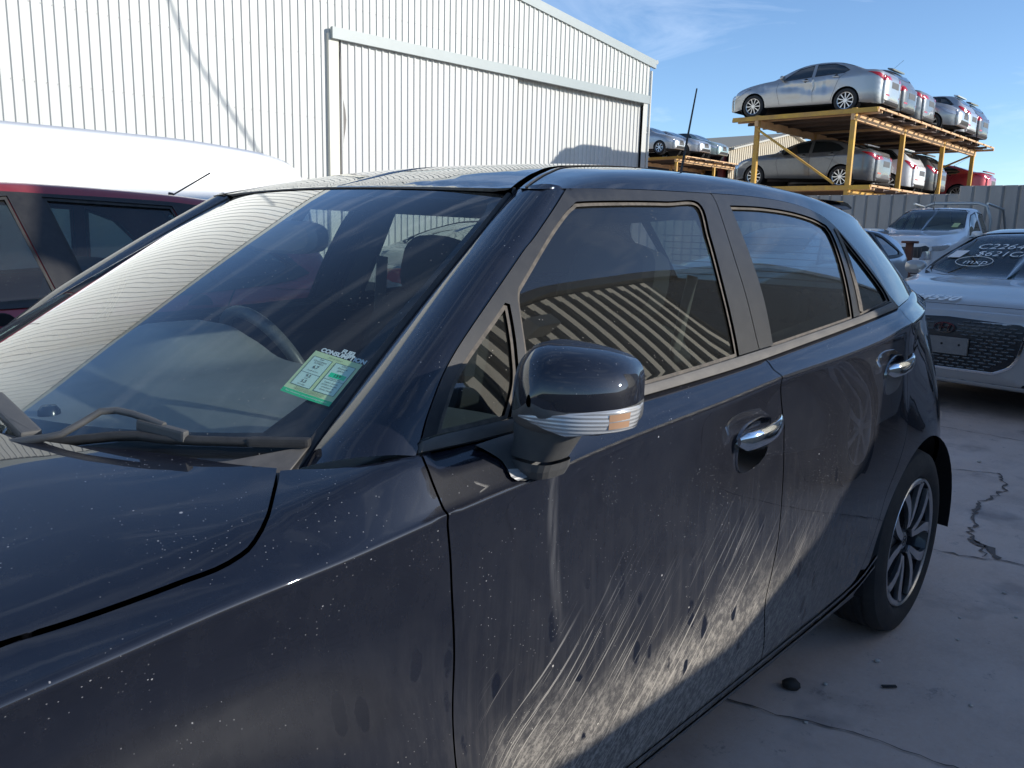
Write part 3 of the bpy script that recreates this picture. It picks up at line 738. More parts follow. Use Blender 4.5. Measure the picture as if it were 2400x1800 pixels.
        for i,(p,r_) in enumerate(zip(pts,rr_)):
            for j in range(n):
                a=2*math.pi*j/n;vs.append((p[0],p[1]+.0085*math.cos(a)*side*(r_/.013),p[2]+.019*math.sin(a)*(r_/.013)))
        fs=[(i*n+j,i*n+(j+1)%n,(i+1)*n+(j+1)%n,(i+1)*n+j) for i in range(14) for j in range(n)]
        g_.add(vs,fs,None,True)
        for i in(0,14): g_.add([vs[i*n+j] for j in range(n)],[tuple(range(n))],None,False)
        g_.build('door_handle',CHR,dr)
# --- bonnet (both halves) and cowl
shp=tb('shut')
rear=[(-.262,8.08),(-.235,8.30),(-.17,8.75),(-.10,9.1),(-.055,9.45),(-.02,9.9),(.0,10.4),(.008,11)]
mb=new()
for side in(1,-1):
    ol=chain(cr([(a,b2s(w)) for a,w in rear]),[(.58,b2s(11)),(.58,b2s(9)),(.56,b2s(7.2))],cr(shp+[(.3,b2s(7.0)),(.56,b2s(7.2))])[::-1])
    ol=inset(ol,.0018)
    ol=[(a,(b2s(11) if s>b2s(11)-.004 else s)) for a,s in ol]
    patch(mb,FB,[ol],.035,.004,.02,0,side)
P_('bonnet',PAINT)
mb=new()   # roof
for side in(1,-1):
    dd=cr([(a,s) for a,s in tg('ditch2')[0:]]+[(-1.3,g2s(7.42)),(-1.6,g2s(7.35)),(-2.0,g2s(7.3)),(-2.45,g2s(7.2)),(-2.62,g2s(7.1))])
    dd=[(a,s+.021) for a,s in dd]
    fr=cr([(-.815,g2s(9)),(-.818,g2s(8.5)),(-.828,g2s(8)),(-.842,g2s(7.3)),dd[0]])
    ol=chain(fr,dd,[(-2.66,g2s(8)),(-2.68,g2s(9))]);ol=[(a,(g2s(9) if s>g2s(9)-.004 else s)) for a,s in ol]
    patch(mb,FG,[ol],.035,.001,.012,0,side)
P_('roof',PAINT)
# --- windscreen
def wpt0(a,v,o=0):
    P=FW(np.array([a]),np.array([v]))[0];h=1e-3
    n=np.cross(FW(np.array([a+h]),np.array([v]))[0]-P,FW(np.array([a]),np.array([v+h]))[0]-P);n/=np.linalg.norm(n)
    return P+n*o*(1 if n[2]>0 else -1)
U=.65
edge=lambda s:[(s*U,v*.55) for v in np.linspace(0.0,1.0,30)]
topc=[(s*U,.55*(.995)) for s in np.linspace(1,-1,30)]
lw=[(s*U,-.0+.55*0.0) for s in np.linspace(-1,1,30)]
wol=chain([(s*U,0) for s in np.linspace(-1,1,30)],edge(1),topc,edge(-1)[::-1])
patch(new(),FW,[wol],.04,0,0,0,1);ws=P_('windscreen',WSG)
# black ceramic border, just inside the glass
mb=new()
inn=chain([(s*U*.90,.55*(.115+.03*abs(s)**3)) for s in np.linspace(-1,1,30)],[(U*.945,.55*.30),(U*.962,.55*.6),(U*.955,.55*.9)],[(s*U*.93,.55*.955) for s in np.linspace(1,-1,20)],[(-U*.955,.55*.9),(-U*.962,.55*.6),(-U*.945,.55*.30)])
patch(mb,FW,[wol,inn],.04,-.0075,0,0,1)
P_('windscreen_border',mat('ceramic_black',(.012,.014,.02),.25),ws)
# rubber strip bridging glass and roof edge
mb=new();V=[];k=61
fr_=cr([(-.815,g2s(9)),(-.818,g2s(8.5)),(-.828,g2s(8)),(-.842,g2s(7.3)),(tg('ditch2')[0][0],tg('ditch2')[0][1]+.021)],.01)
FRP=FG(np.array([a for a,_ in fr_]),np.array([b_ for _,b_ in fr_]));oy=np.argsort(FRP[:,1])
for i in range(k):
    y=-.532+1.064*i/(k-1);ay_=min(abs(y),.5275)
    lo=np.array(wpt0(y/.5275*U*.999,.55*.978,.0015));up=np.array([np.interp(ay_,FRP[oy,1],FRP[oy,0]),y,np.interp(ay_,FRP[oy,1],FRP[oy,2])])
    if abs(y)>FRP[:,1].max(): up=np.array([-.866,y,1.372])
    mid=(lo+up)/2+np.array([.002,0,.004]);V+=[lo,mid,up+np.array([.0,0,.0005])]
mb.add(V,[(i*3+j,(i+1)*3+j,(i+1)*3+j+1,i*3+j+1) for i in range(k-1) for j in range(2)],None,True);P_('header_seal',SEAL,ws)
for s_ in(1,-1):
    mb=new();patch(mb,FW,[chain([(s_*U*1.002,v*.55) for v in np.linspace(.04,1,25)],[(s_*U*.992,v*.55) for v in np.linspace(1,.04,25)])],.03,.003,.006,0,1)
    P_('edge_seal',RUB,ws)
# cowl tray under the wipers
mb=new();patch(mb,FW,[chain([(s*U*1.0,-.02) for s in np.linspace(-1,1,30)],[(s*U*.999,.55*.045) for s in np.linspace(1,-1,30)])],.04,.005,.01,0,1);P_('cowl_cover',PLAS)
mb=new();patch(mb,FW,[chain([(U*.72,.004),(U*1.0,.004)],[(U*1.0,.055),(U*.9,.030)])],.02,.009,.004,0,1);P_('cowl_corner',TRIMD)
# ---------------- wheels ----------------
def wheel(cx,cy,cz,r,wd,out,parent,rim=.22,style='petal',n=5,hi=True,rot=0):
    "out=+1: outer face towards +y of the parent"
    seg=48 if hi else 24
    root=bpy.data.objects.new('wheel',None);C.objects.link(root);root.parent=parent;root.location=(cx,cy,cz)
    ax=(0,out,0)
    t=MB();sw=wd*.5
    prof=[(rim-.004,-wd+.01),(rim+.02,-wd+.0),(r-.03,-wd*1.0),(r-.008,-wd*.93),(r,-wd*.80)]
    if hi:
        for k in range(4):
            a=-wd*.80+wd*.62*(k+.5)/4.0
            prof+=[(r,a-.010),(r-.007,a-.006),(r-.007,a+.002),(r,a+.006)]
    prof+=[(r,-wd*.17),(r-.009,-wd*.05),(r-.03,0.0),(r-.055,.006),(rim+.018,.004),(rim+.004,-.004),(rim-.004,-.014)]
    t.lathe(prof,(0,0,0),ax,seg);t.build('tyre',TYRE,root)
    b=MB();b.lathe([(rim-.002,-.010),(rim-.006,-.004),(rim-.010,-.012),(rim-.016,-.05),(rim-.03,-wd*.8),(.02,-wd*.85)],(0,0,0),ax,seg)
    b.build('rim',DKAL if style=='petal' else ALU,root)
    if True:
        u=Vector((1,0,0)) ;
        def P(rr,a,d): return Vector((rr*math.sin(a)*1.0,out*d,rr*math.cos(a)))
        f=MB();k=MB()
        if style=='petal':
            for i in range(n):
                A=2*math.pi*i/n+rot
                ths=[(.050,.20),(.085,.235),(.120,.26),(.150,.30),(.180,.36),(.205,.42)]
                # dark web
                pts=[(rr*math.sin(A+s*th),rr*math.cos(A+s*th)) for s,lst in((1,ths[:4]),(-1,ths[:4][::-1])) for rr,th in lst]
                k.prism(pts,lambda a,b_,d:(a,out*d,b_),-.040,-.026)
                arm=.0095
                for s in(1,-1):
                    o=[];ii=[]
                    for q,(rr,th) in enumerate(ths):
                        wv=arm*(1.35+1.6*q/5);dth=wv/rr
                        o.append((rr*math.sin(A+s*(th+dth*.5)),rr*math.cos(A+s*(th+dth*.5))));ii.append((rr*math.sin(A+s*(th-dth*.9)),rr*math.cos(A+s*(th-dth*.9))))
                    f.prism(o+ii[::-1],lambda a,b_,d:(a,out*(d-.004+(-.018 if math.hypot(a,b_)<.1 else 0)*(1-math.hypot(a,b_)/.1 if math.hypot(a,b_)<.1 else 0)),b_),-.016,-.002)
                    k.prism(o+ii[::-1],lambda a,b_,d:(a*1.0,out*(d-.004),b_),-.05,-.0165)
                # arc at the rim joining the two arms
                oo=[((.2135)*math.sin(A+t_),(.2135)*math.cos(A+t_)) for t_ in np.linspace(-.45,.45,14)];i2=[(.198*math.sin(A+t_),.198*math.cos(A+t_)) for t_ in np.linspace(.36,-.36,14)]
                f.prism(oo+i2,lambda a,b_,d:(a,out*(d-.004),b_),-.016,-.002)
            k.lathe([(.0,-.030),(.052,-.030),(.062,-.036),(.066,-.06)],(0,0,0),ax,32)
            k.build('wheel_spokes',DKAL,root);f.build('spoke_facing',ALU,root)
            lip=MB();lip.lathe([(rim-.002,-.006),(rim-.006,-.0015),(rim-.011,-.006)],(0,0,0),ax,seg);lip.build('rim_lip',ALU,root)
            cp=MB();cp.lathe([(0,-.0235),(.024,-.0235),(.0285,-.026),(.029,-.036)],(0,0,0),ax,28);c_=cp.build('centre_cap',mat('cap_silver',(.45,.46,.48),.35,.8),root)
            em=MB();
            oc=[(.018*math.cos(t_)*1.0,.018*math.sin(t_)) for t_ in np.linspace(math.pi/8,2*math.pi+math.pi/8,8,endpoint=False)];oi=[(a*.84,b_*.84) for a,b_ in oc]
            for q in range(8): em.prism([oc[q],oc[(q+1)%8],oi[(q+1)%8],oi[q]],lambda a,b_,d:(a,out*d,b_),-.0235,-.0225)
            for (p,q) in (((-.011,-.007),(-.011,.007)),((-.011,.007),(-.0055,.0)),((-.0055,0),(0,.007)),((0,.007),(0,-.007)),((.012,.006),(.004,.005)),((.004,.005),(.004,-.006)),((.004,-.006),(.012,-.006)),((.012,-.006),(.012,0)),((.012,0),(.008,0))):
                em.beam((p[0],out*-.023,p[1]),(q[0],out*-.023,q[1]),.0016,.0012)
            em.build('wheel_emblem',INK,root)
            for i in range(4):
                nt_=MB();a=2*math.pi*i/4+.4;nt_.lathe([(0,-.034),(.009,-.034),(.010,-.05)],(.046*math.sin(a),0,.046*math.cos(a)),ax,6);nt_.build('wheel_nut',RUB,root)
            dk=MB();dk.lathe([(0,-.085),(.125,-.085),(.128,-.10),(.0,-.1)],(0,0,0),ax,32);dk.build('brake_disc',mat('brake_steel',(.30,.28,.26),.4,.9),root)
        else:
            for i in range(n):
                A=2*math.pi*i/n+rot;w0,w1=(.020,.026) if n>7 else (.03,.04)
                w0*=rim/.22;w1*=rim/.22
                pr=[(.03,-w0/.03*.5),(rim*.55,-w0*.55/(rim*.55)),(rim-.008,-w1*.6/rim)]
                pts=[(rr*math.sin(A+th),rr*math.cos(A+th)) for rr,th in pr]+[(rr*math.sin(A-th),rr*math.cos(A-th)) for rr,th in pr[::-1]]
                if style=='split':
                    for s in(.5,-.5):
                        q=[(rr*math.sin(A+s*.34*(rr/rim)+th*.5),rr*math.cos(A+s*.34*(rr/rim)+th*.5)) for rr,th in pr]+[(rr*math.sin(A+s*.34*(rr/rim)-th*.5),rr*math.cos(A+s*.34*(rr/rim)-th*.5)) for rr,th in pr[::-1]]
                        f.prism(q,lambda a,b_,d:(a,out*d,b_),-.03,-.008)
                else: f.prism(pts,lambda a,b_,d:(a,out*d,b_),-.03,-.008)
            f.lathe([(0,-.006),(.045,-.006),(.055,-.03)],(0,0,0),ax,20);f.lathe([(rim-.003,-.008),(rim-.004,-.002),(rim-.018,-.006),(rim-.022,-.03)],(0,0,0),ax,seg)
            f.build('wheel_spokes',ALU,root)
            dk=MB();dk.lathe([(0,-.06),(rim-.02,-.06)],(0,0,0),ax,20);dk.build('wheel_back',BLACK,root)
    return root
for (cx,s) in((-2.52,1),(0,1),(-2.52,-1),(0,-1)):
    wheel(cx,.838*s,.308,.311,.195,s,car,.221,'petal',5,True,R(4))
# ---------------- door mirror ----------------
mir=bpy.data.objects.new('door_mirror',None);C.objects.link(mir);mir.parent=car
MX=TRMX=None
def mirror_part(side):
    par=mir if side==1 else mir2
    st=[(-.618,.849,1.010,1.069,.077,.036,5),(-.60,.846,1.018,1.069,.083,.038,4),(-.57,.848,1.030,1.068,.088,.040,3.6),(-.535,.858,1.028,1.066,.090,.038,3.2),(-.505,.876,1.008,1.066,.085,.034,2.8),(-.484,.898,.985,1.068,.070,.026,2.6),(-.470,.920,.962,1.074,.045,.014,2.4),(-.464,.938,.946,1.082,.012,.006,2)]
    n=24
    def loop(s,up):
        x,y0,y1,zc_,hu,hl,e=s;cy=(y0+y1)/2;hy=(y1-y0)/2;out=[]
        for i in range(n+1):
            t=math.pi*i/n;a=math.copysign(abs(math.cos(t))**(2/e),math.cos(t));b=abs(math.sin(t))**(2/e)
            yy=cy+hy*a;zz=zc_+.14*(yy-.93)+(hu*(1.04-.42*max(0,(yy-.87)/.16)**1.6) if up else -hl*(.9+.15*a))*b
            out.append((x,yy*side,zz))
        return out
    for up,nm,mt in((True,'mirror_cap',PAINT),(False,'mirror_housing',PLAS)):
        m=MB();V=[];k=len(st)
        for s in st: V+=loop(s,up)
        fs=[(i*(n+1)+j,i*(n+1)+j+1,(i+1)*(n+1)+j+1,(i+1)*(n+1)+j) for i in range(k-1) for j in range(n)]
        if (side==1)!=up: fs=[f[::-1] for f in fs]
        m.add(V,fs,None,True)
        # turned-in rim and back face
        b=loop(st[0],up);c_=[(x+.012,(yy/side-.93)*.93*side+.93*side,(zz-1.075)*.9+1.075) for x,yy,zz in b]
        V2=b+c_;fs=[(j,j+1,n+1+j+1,n+1+j) for j in range(n)]
        m.add(V2,fs,None,True);m.add(c_,[tuple(range(n+1))],None,False)
        m.build(nm,mt,par)
    # black gloss line between cap and housing
    m=MB();V=[]
    for s in st[:-1]:
        x,y0,y1,zc_,hu,hl,e=s
    # indicator lens wrapped on the lower front, outer half
    path=[(-.4655,.925),(-.470,.948),(-.4845,.984),(-.505,1.009),(-.535,1.029),(-.57,1.0315),(-.600,1.020)]
    pp=cr(path,.006);k=len(pp);m=MB();V=[]
    for f,o in((0,.0),(.06,.0022),(.5,.003),(.94,.0016),(1,-.001)):
        for i,(x,y) in enumerate(pp):
            t=i/(k-1);hh=.031*min(1,t*3.2+.06)**.7*min(1,(1-t)*7+.55)
            zt=1.0685+.14*(y-.93)-.002;V.append((x+o-.008*f*f*(1-t),(y+o*t-.006*f*f*t)*side,zt-hh*f))
    fs=[(i*k+j,i*k+j+1,(i+1)*k+j+1,(i+1)*k+j) for i in range(4) for j in range(k-1)]
    m.add(V,fs if side==-1 else [f[::-1] for f in fs],None,True);m.build('indicator_lens',LENS,par)
    m=MB();q0=int(k*.60);q1=int(k*.80);V=[]
    for f in (.18,.80):
        for j in range(q0,q1):
            x,y=pp[j];zt=1.0685+.14*(y-.93)-.002;V.append((x+.0034-.008*f*f*(1-j/k),(y+.0034*j/k-.006*f*f*j/k)*side,zt-.031*f))
    kk=q1-q0;m.add(V,[(j,j+1,kk+j+1,kk+j) if side==-1 else (kk+j,kk+j+1,j+1,j) for j in range(kk-1)],None,True);m.build('amber_reflector',mat('amber_plastic',(.42,.25,.15),.25,coat=1),par)
    # neck and foot
    m=MB();V=[];n2=20
    for (cx,cy,cz,rx,ry,e) in((-.560,.905,1.052,.034,.056,3),(-.562,.895,1.030,.036,.052,3),(-.568,.882,1.002,.035,.042,3),(-.574,.868,.982,.036,.038,3.2)):
        for i in range(n2):
            t=2*math.pi*i/n2;V.append((cx+rx*math.copysign(abs(math.cos(t))**(2/e),math.cos(t)),(cy+ry*math.copysign(abs(math.sin(t))**(2/e),math.sin(t)))*side,cz))
    fs=[(i*n2+j,i*n2+(j+1)%n2,(i+1)*n2+(j+1)%n2,(i+1)*n2+j) for i in range(3) for j in range(n2)]
    if side==1: fs=[f[::-1] for f in fs]
    m.add(V,fs,None,True);m.build('mirror_neck',PLAS,par)
    m=MB();V=[]
    for (cx,cy,cz,rx,ry,e) in((-.574,.868,.978,.038,.040,3.2),(-.580,.862,.965,.040,.038,3.4),(-.588,.858,.950,.036,.030,3)):
        for i in range(n2):
            t=2*math.pi*i/n2;V.append((cx+rx*math.copysign(abs(math.cos(t))**(2/e),math.cos(t)),(cy+ry*math.copysign(abs(math.sin(t))**(2/e),math.sin(t)))*side,cz))
    fs=[(i*n2+j,i*n2+(j+1)%n2,(i+1)*n2+(j+1)%n2,(i+1)*n2+j) for i in range(2) for j in range(n2)]
    if side==1: fs=[f[::-1] for f in fs]
    m.add(V,fs,None,True)
    ft=[(-.4849,6.7749),(-.5606,6.8432),(-.6193,6.7528),(-.655,6.3636),(-.637,5.5),(-.6025,5.15),(-.5569,5.06),(-.5349,5.14),(-.5236,5.6934),(-.5201,6.2107)]  # front tip of this outline is the mirror's cast shadow, built as plastic
    fo=[(a,b2s(b)) for a,b in ft];fo=chain(cr(fo+[fo[0]],.01))
    patch(m,FB,[fo],.03,.0045,.010,0,side);m.build('mirror_foot_and_shadow',PLAS,par)
    lp=[(a,b2s(b)) for a,b in [(-.5224,5.85),(-.5517,5.62),(-.559,5.12),(-.5306,5.12),(-.523,5.45)]]
    m=MB();patch(m,FB,[lp],.02,.0065,.004,0,side);m.build('puddle_lamp',LENS,par)
    # the silvered glass, facing backwards
    m=MB();b=loop(st[0],True)[1:-1]+loop(st[0],False)[::-1][1:-1];b=[(-.612,(yy/side-.93)*.9*side+.93*side,(zz-1.075)*.86+1.075) for x,yy,zz in b]
    m.add(b,[tuple(range(len(b))) if side==-1 else tuple(range(len(b)))[::-1]],None,False);m.build('mirror_glass',mat('mirror_silver',(.8,.8,.8),.02,1),par)
def lensmat():
    m=mat('ribbed_clear_lens',(.50,.50,.50),.2,.25,coat=1);nt=m.node_tree;b=nt.nodes['Principled BSDF']
    t=nt.nodes.new('ShaderNodeTexCoord');w_=nt.nodes.new('ShaderNodeTexWave');w_.bands_direction='Z';w_.inputs['Scale'].default_value=60;bp=nt.nodes.new('ShaderNodeBump');bp.inputs['Strength'].default_value=.35;bp.inputs['Distance'].default_value=.004
    nt.links.new(t.outputs['Object'],w_.inputs['Vector']);nt.links.new(w_.outputs['Fac'],bp.inputs['Height']);nt.links.new(bp.outputs[0],b.inputs['Normal']);return m
LENS=lensmat()
mirror_part(1)
# ---------------- wipers ----------------
def wpt(a,v,o=0):
    P=FW(np.array([a]),np.array([v]))[0];h=1e-3
    n=np.cross(FW(np.array([a+h]),np.array([v]))[0]-P,FW(np.array([a]),np.array([v+h]))[0]-P);n/=np.linalg.norm(n)
    if n[2]<0:n=-n
    return Vector(P+n*o)
wip=tw('wiper');arm=tw('wiper_arm')
def wiper(bl,am,hubp):
    w_=bpy.data.objects.new('wiper',None);C.objects.link(w_);w_.parent=car
    bp_=cr(bl,.02);m=MB();pts=[wpt(a,v,.012) for a,v in bp_];k=len(pts);m.tube(pts,[.0045]+[.0065]*(k-2)+[.0045],8);m.build('wiper_blade',RUB,w_)
    m=MB();pts=[wpt(a,v,.004) for a,v in bp_];m.tube(pts,.0022,6);m.build('wiper_rubber',BLACK,w_)
    e=MB();a_,b_=wpt(*bl[-1],.012),wpt(*bp_[-4],.012);e.beam(a_+(b_-a_)*.7,a_+(a_-b_)*.15,.017,.012,bev=.004);e.build('wiper_end_cap',RUB,w_)
    m=MB();ap=cr(am,.02);pts=[wpt(a,v,.020+.012*math.sin(min(1,i/len(ap))*math.pi)) for i,(a,v) in enumerate(ap)];m.tube(pts,[.007]*3+[.005]*(len(pts)-3),8);m.build('wiper_arm',PLAS,w_)
    m=MB();q=wpt(*am[-1],.020);q2=wpt(am[-1][0]+.032,am[-1][1]-.008,.018);m.beam(wpt(am[-1][0]-.035,am[-1][1]+.001,.020),q2,.012,.016,bev=.004);m.build('wiper_joint',PLAS,w_)
wiper([(a,v) for a,v in [(.30,.016)]+wip[0:]] if 0 else wip,arm,None)
wiper([(-.10,.035),(.10,.040),(.21,.045)],[(.335,.032),(.25,.046),(.13,.075)],None)
m=MB();m.beam(wpt(.338,.030,.02),wpt(.20,.060,.03),.028,.014,bev=.004);m.build('wiper_arm',PLAS,[o for o in bpy.data.objects if o.name.startswith('wiper') and o.type=='EMPTY'][-1])
# ---------------- sticker inside the windscreen ----------------
st_=bpy.data.objects.new('fuel_label',None);C.objects.link(st_);st_.parent=car;st_['label']='green and cream fuel consumption label inside the windscreen'
q=tw('sticker');TL,TRr,BR,BL=[np.array(a_) for a_ in q]
def sp(u,v,o=0):
    "u 0..1 left to right, v 0..1 bottom to top; follows the inside of the glass"
    p=(BL*(1-u)+BR*u)*(1-v)+(TL*(1-u)+TRr*u)*v
    return np.array(wpt(p[0],p[1],-.0036+o*.8))
def quad(mb,u0,v0,u1,v1,o,t=.0003):
    n=max(1,int(abs(u1-u0)*8));k=max(1,int(abs(v1-v0)*6));V=[sp(u0+(u1-u0)*i/n,v0+(v1-v0)*j/k,o) for i in range(n+1) for j in range(k+1)]
    mb.add(V,[(i*(k+1)+j,(i+1)*(k+1)+j,(i+1)*(k+1)+j+1,i*(k+1)+j+1) for i in range(n) for j in range(k)],None,False)
m=MB();quad(m,0,.10,1,1,0);m.build('label_paper',mat('label_cream_green',(.70,.80,.45),.6),st_)
m=MB();quad(m,0,0,1,.10,0);m.build('label_band',mat('label_green',(.03,.62,.27),.6),st_)
pale=mat('label_pale_box',(.68,.85,.74),.6)
for u0,u1,v0,v1 in((.07,.48,.20,.88),(.55,.95,.20,.88)):
    m=MB();quad(m,u0,v0,u1,v1,.0005);m.build('label_box',pale,st_)
    m=MB()
    for a in((u0,v0,u1,v0+.006),(u0,v1-.006,u1,v1),(u0,v0,u0+.008,v1),(u1-.008,v0,u1,v1)): quad(m,*a,.0009)
    quad(m,u0,.50,u1,.506,.0009);m.build('label_rule',INK,st_)
m=MB();quad(m,.60,.56,.91,.66,.0008);m.build('label_panel',mat('label_bright_green',(.02,.72,.36),.6),st_)
W3=float(np.linalg.norm(sp(1,.5)-sp(0,.5)));H3=float(np.linalg.norm(sp(.5,1)-sp(.5,0)))
def stext(t,u,v,h,m_,o=.0011,bold=0,wx=1):
    me=textobj(t,h,m_,None,Matrix.Identity(4),ext=0,bold=bold,sx=wx)
    bm=bmesh.new();bm.from_mesh(me);bmesh.ops.subdivide_edges(bm,edges=[e for e in bm.edges if e.calc_length()>.02],cuts=1)
    for vt in bm.verts: vt.co=Vector(sp(u+vt.co.x/W3,v+vt.co.y/H3,o))
    bm.to_mesh(me);bm.free();return me
H_=H3
B_=[stext(*a) for a in(('FUEL',.62,1.155,H_*.125,WHITEP,0,.0006,1.0),('CONSUMPTION',.56,1.055,H_*.125,WHITEP,0,.0006,.98))]
mesh_obj('label_heading',B_,WHITEP,st_)
tx=[('MG3 1.5L AT Petrol',.50,.935,.035),('Fuel',.275,.845,.052),('Consumption',.275,.795,.052),('(L/100km)',.275,.745,.048),('6.7',.275,.655,.10),('Combined Test',.275,.565,.036),('9.2',.275,.445,.085),('Urban',.275,.385,.034),('5.3',.275,.315,.085),('Extra Urban',.275,.245,.034),('CO2',.75,.84,.055),('Emissions',.75,.785,.05),('(g/km)',.75,.73,.05),('159',.755,.61,.095),('Combined Test',.75,.535,.036),('Carbon dioxide',.75,.44,.042),('(CO2) is the main',.75,.385,.042),('contributor to',.75,.33,.042),('climate change',.75,.275,.042),
('Vehicle tested in accordance with ADR 81/02. Actual fuel',.5,.170,.026),('consumption and CO2 emissions depend on factors such as',.5,.145,.026),('traffic conditions, vehicle condition and how you drive',.5,.120,.026)]
mesh_obj('label_text',[stext(t,u,v,H_*h,INK,.0012,.0001 if h>.08 else 0,.92) for t,u,v,h in tx],INK,st_)
mesh_obj('label_footer',[stext('More information at www.greenvehicleguide.gov.au',.5,.05,H_*.042,WHITEP,.0008,0,.9)],WHITEP,st_)
# ---------------- cabin ----------------
def dash(a,b):
    "a across (y), b along the depth 0 front .. 1 edge"
    a=np.asarray(a,float);b=np.asarray(b,float)
    xf=-.02-.30*(np.abs(a)/.68)**2.2;xe=-.74-.03*np.cos(a*3)
    x=xf+(xe-xf)*np.clip(b,0,1);
    z=.945+.03*np.sin(np.clip(b,0,1)*math.pi*.55)
    hump=np.exp(-((a+.35)/.17)**4)*np.clip((b-.48)/.22,0,1)*.075*(1-np.clip((b-.93)/.07,0,1)*.5)
    z=z+hump-.012*np.exp(-((a-.36)/.2)**4)*np.clip((b-.5)/.1,0,1)
    z=z-np.clip(b-1,0,1)*1.3;x=x-np.clip(b-1,0,1)*.12
    return np.stack([x,a,z],-1)
dash.out=lambda P,N:1 if np.median(N[:,2])>0 else -1
m=MB();patch(m,dash,[[(-.675,0),(.675,0),(.675,1.35),(-.675,1.35)]],.028,0,.0,0,1);P_x=m.build('dashboard',CABIN,car)
m=MB()
for y0,y1 in((-.62,-.30),(-.22,.22),(.30,.62)): patch(m,dash,[[(y0,.115),(y1,.115),(y1,.135),(y0,.135)]],.03,.002,.003,0,1)
m.build('air_vent',mat('vent_dark',(.02,.02,.02),.6),P_x)
m=MB();m.lathe([(0,.012),(.012,.010),(.018,.002),(.019,-.01)],(-.19,.06,.962),(0,0,1),20);m.build('light_sensor',mat('sensor_dark',(.01,.01,.012),.2),P_x)
sw=bpy.data.objects.new('steering_wheel',None);C.objects.link(sw);sw.parent=car
cw=Vector((-.862,-.35,.902));au=Vector((.43,0,.903));ay=Vector((0,1,0));an=Vector((-.903,0,.43))
m=MB();m.tube([cw+(math.cos(t)*au*.185+math.sin(t)*ay*.185) for t in np.linspace(0,2*math.pi,64,endpoint=False)],.0165,12,closed=True);m.build('steering_rim',mat('leather_black',(.13,.135,.14),.34,noise=(200,(.05,.05,.055),.5),bump=(600,.1)),sw)
m=MB();m.lathe([(0,.03),(.055,.026),(.075,.008),(.078,-.03)],cw-an*.03,an,28);
for sgn in(1,-1): m.beam(cw+ay*sgn*.06-an*.02,cw+ay*sgn*.178,.05,.018,up=an,bev=.006)
for sgn in(.5,-.5): m.beam(cw-au*.04+ay*sgn*.05-an*.02,cw-au*.175+ay*sgn*.09,.03,.016,up=an,bev=.006)
m.build('steering_spokes',mat('spoke_grey',(.15,.155,.16),.45),sw)
m=MB();m.tube([cw-an*.03,cw-an*.30],.045,14);m.build('steering_column',CABIN,sw)
rv=bpy.data.objects.new('rear_view_mirror',None);C.objects.link(rv);rv.parent=car
def rbox(mb,c,d,e=4,rot=None,n=20,layers=((-1,.82),(-.7,1),(.7,1),(1,.82))):
    "soft rounded slab, thickness along x"
    V=[];Rm=rot or Matrix.Identity(3)
    for lx,sc in layers:
        for i in range(n):
            t=2*math.pi*i/n;V.append(Rm@Vector((d[0]/2*lx,d[1]/2*sc*math.copysign(abs(math.cos(t))**(2/e),math.cos(t)),d[2]/2*sc*math.copysign(abs(math.sin(t))**(2/e),math.sin(t))))+Vector(c))
    k=len(layers);fs=[(i*n+j,i*n+(j+1)%n,(i+1)*n+(j+1)%n,(i+1)*n+j) for i in range(k-1) for j in range(n)]
    mb.add(V,fs,None,True);mb.add(V[:n],[tuple(range(n))[::-1]],None,True);mb.add(V[-n:],[tuple(range(n))],None,True)
m=MB();rbox(m,(-.715,-.02,1.268),(.045,.25,.072),3.2,Matrix.Rotation(R(8),3,'Z'));m.build('mirror_shell',mat('mirror_shell_grey',(.10,.105,.11),.35),rv)
m=MB();m.tube([(-.73,-.02,1.285),(-.745,-.01,1.31),(-.76,0,1.335)],.011,10);m.build('mirror_stalk',BLACK,rv)
def seat(x,y,parent,back=True):
    s_=bpy.data.objects.new('front_seat' if back else 'rear_seat',None);C.objects.link(s_);s_.parent=parent
    rt=Matrix.Rotation(R(-14),3,'Y');
    m=MB();rbox(m,(x-.10,y,.78),(.13,.50,.64),4,Matrix.Rotation(R(-16),3,'Y'));m.build('seat_back',CABD,s_)
    m=MB();rbox(m,(x+.18,y,.47),(.14,.50,.52),4,Matrix.Rotation(R(82),3,'Y'));m.build('seat_cushion',CABD,s_)
    m=MB();rbox(m,(x-.20,y,1.175),(.10,.27,.19),3.2,Matrix.Rotation(R(-12),3,'Y'));m.build('headrest',CABD,s_)
    return s_
seat(-1.26,.35,car);seat(-1.26,-.35,car)
m=MB();rbox(m,(-2.16,0,.78),(.13,1.24,.52),6,Matrix.Rotation(R(-20),3,'Y'));o=m.build('rear_seat',CABD,car)
for y in(.38,-.38):
    m=MB();rbox(m,(-2.27,y,1.07),(.09,.25,.13),3.2,Matrix.Rotation(R(-12),3,'Y'));m.build('headrest',CABD,o)
m=MB();rbox(m,(-1.92,0,.47),(.14,1.24,.50),6,Matrix.Rotation(R(84),3,'Y'));m.build('seat_cushion',CABD,o)
# belts
for s in(1,-1):
    m=MB();m.beam((-1.43,.59*s,1.20),(-1.33,.52*s,.55),.045,.003,up=(0,1,0));m.build('seat_belt',mat('belt_grey',(.17,.16,.15),.8),car)
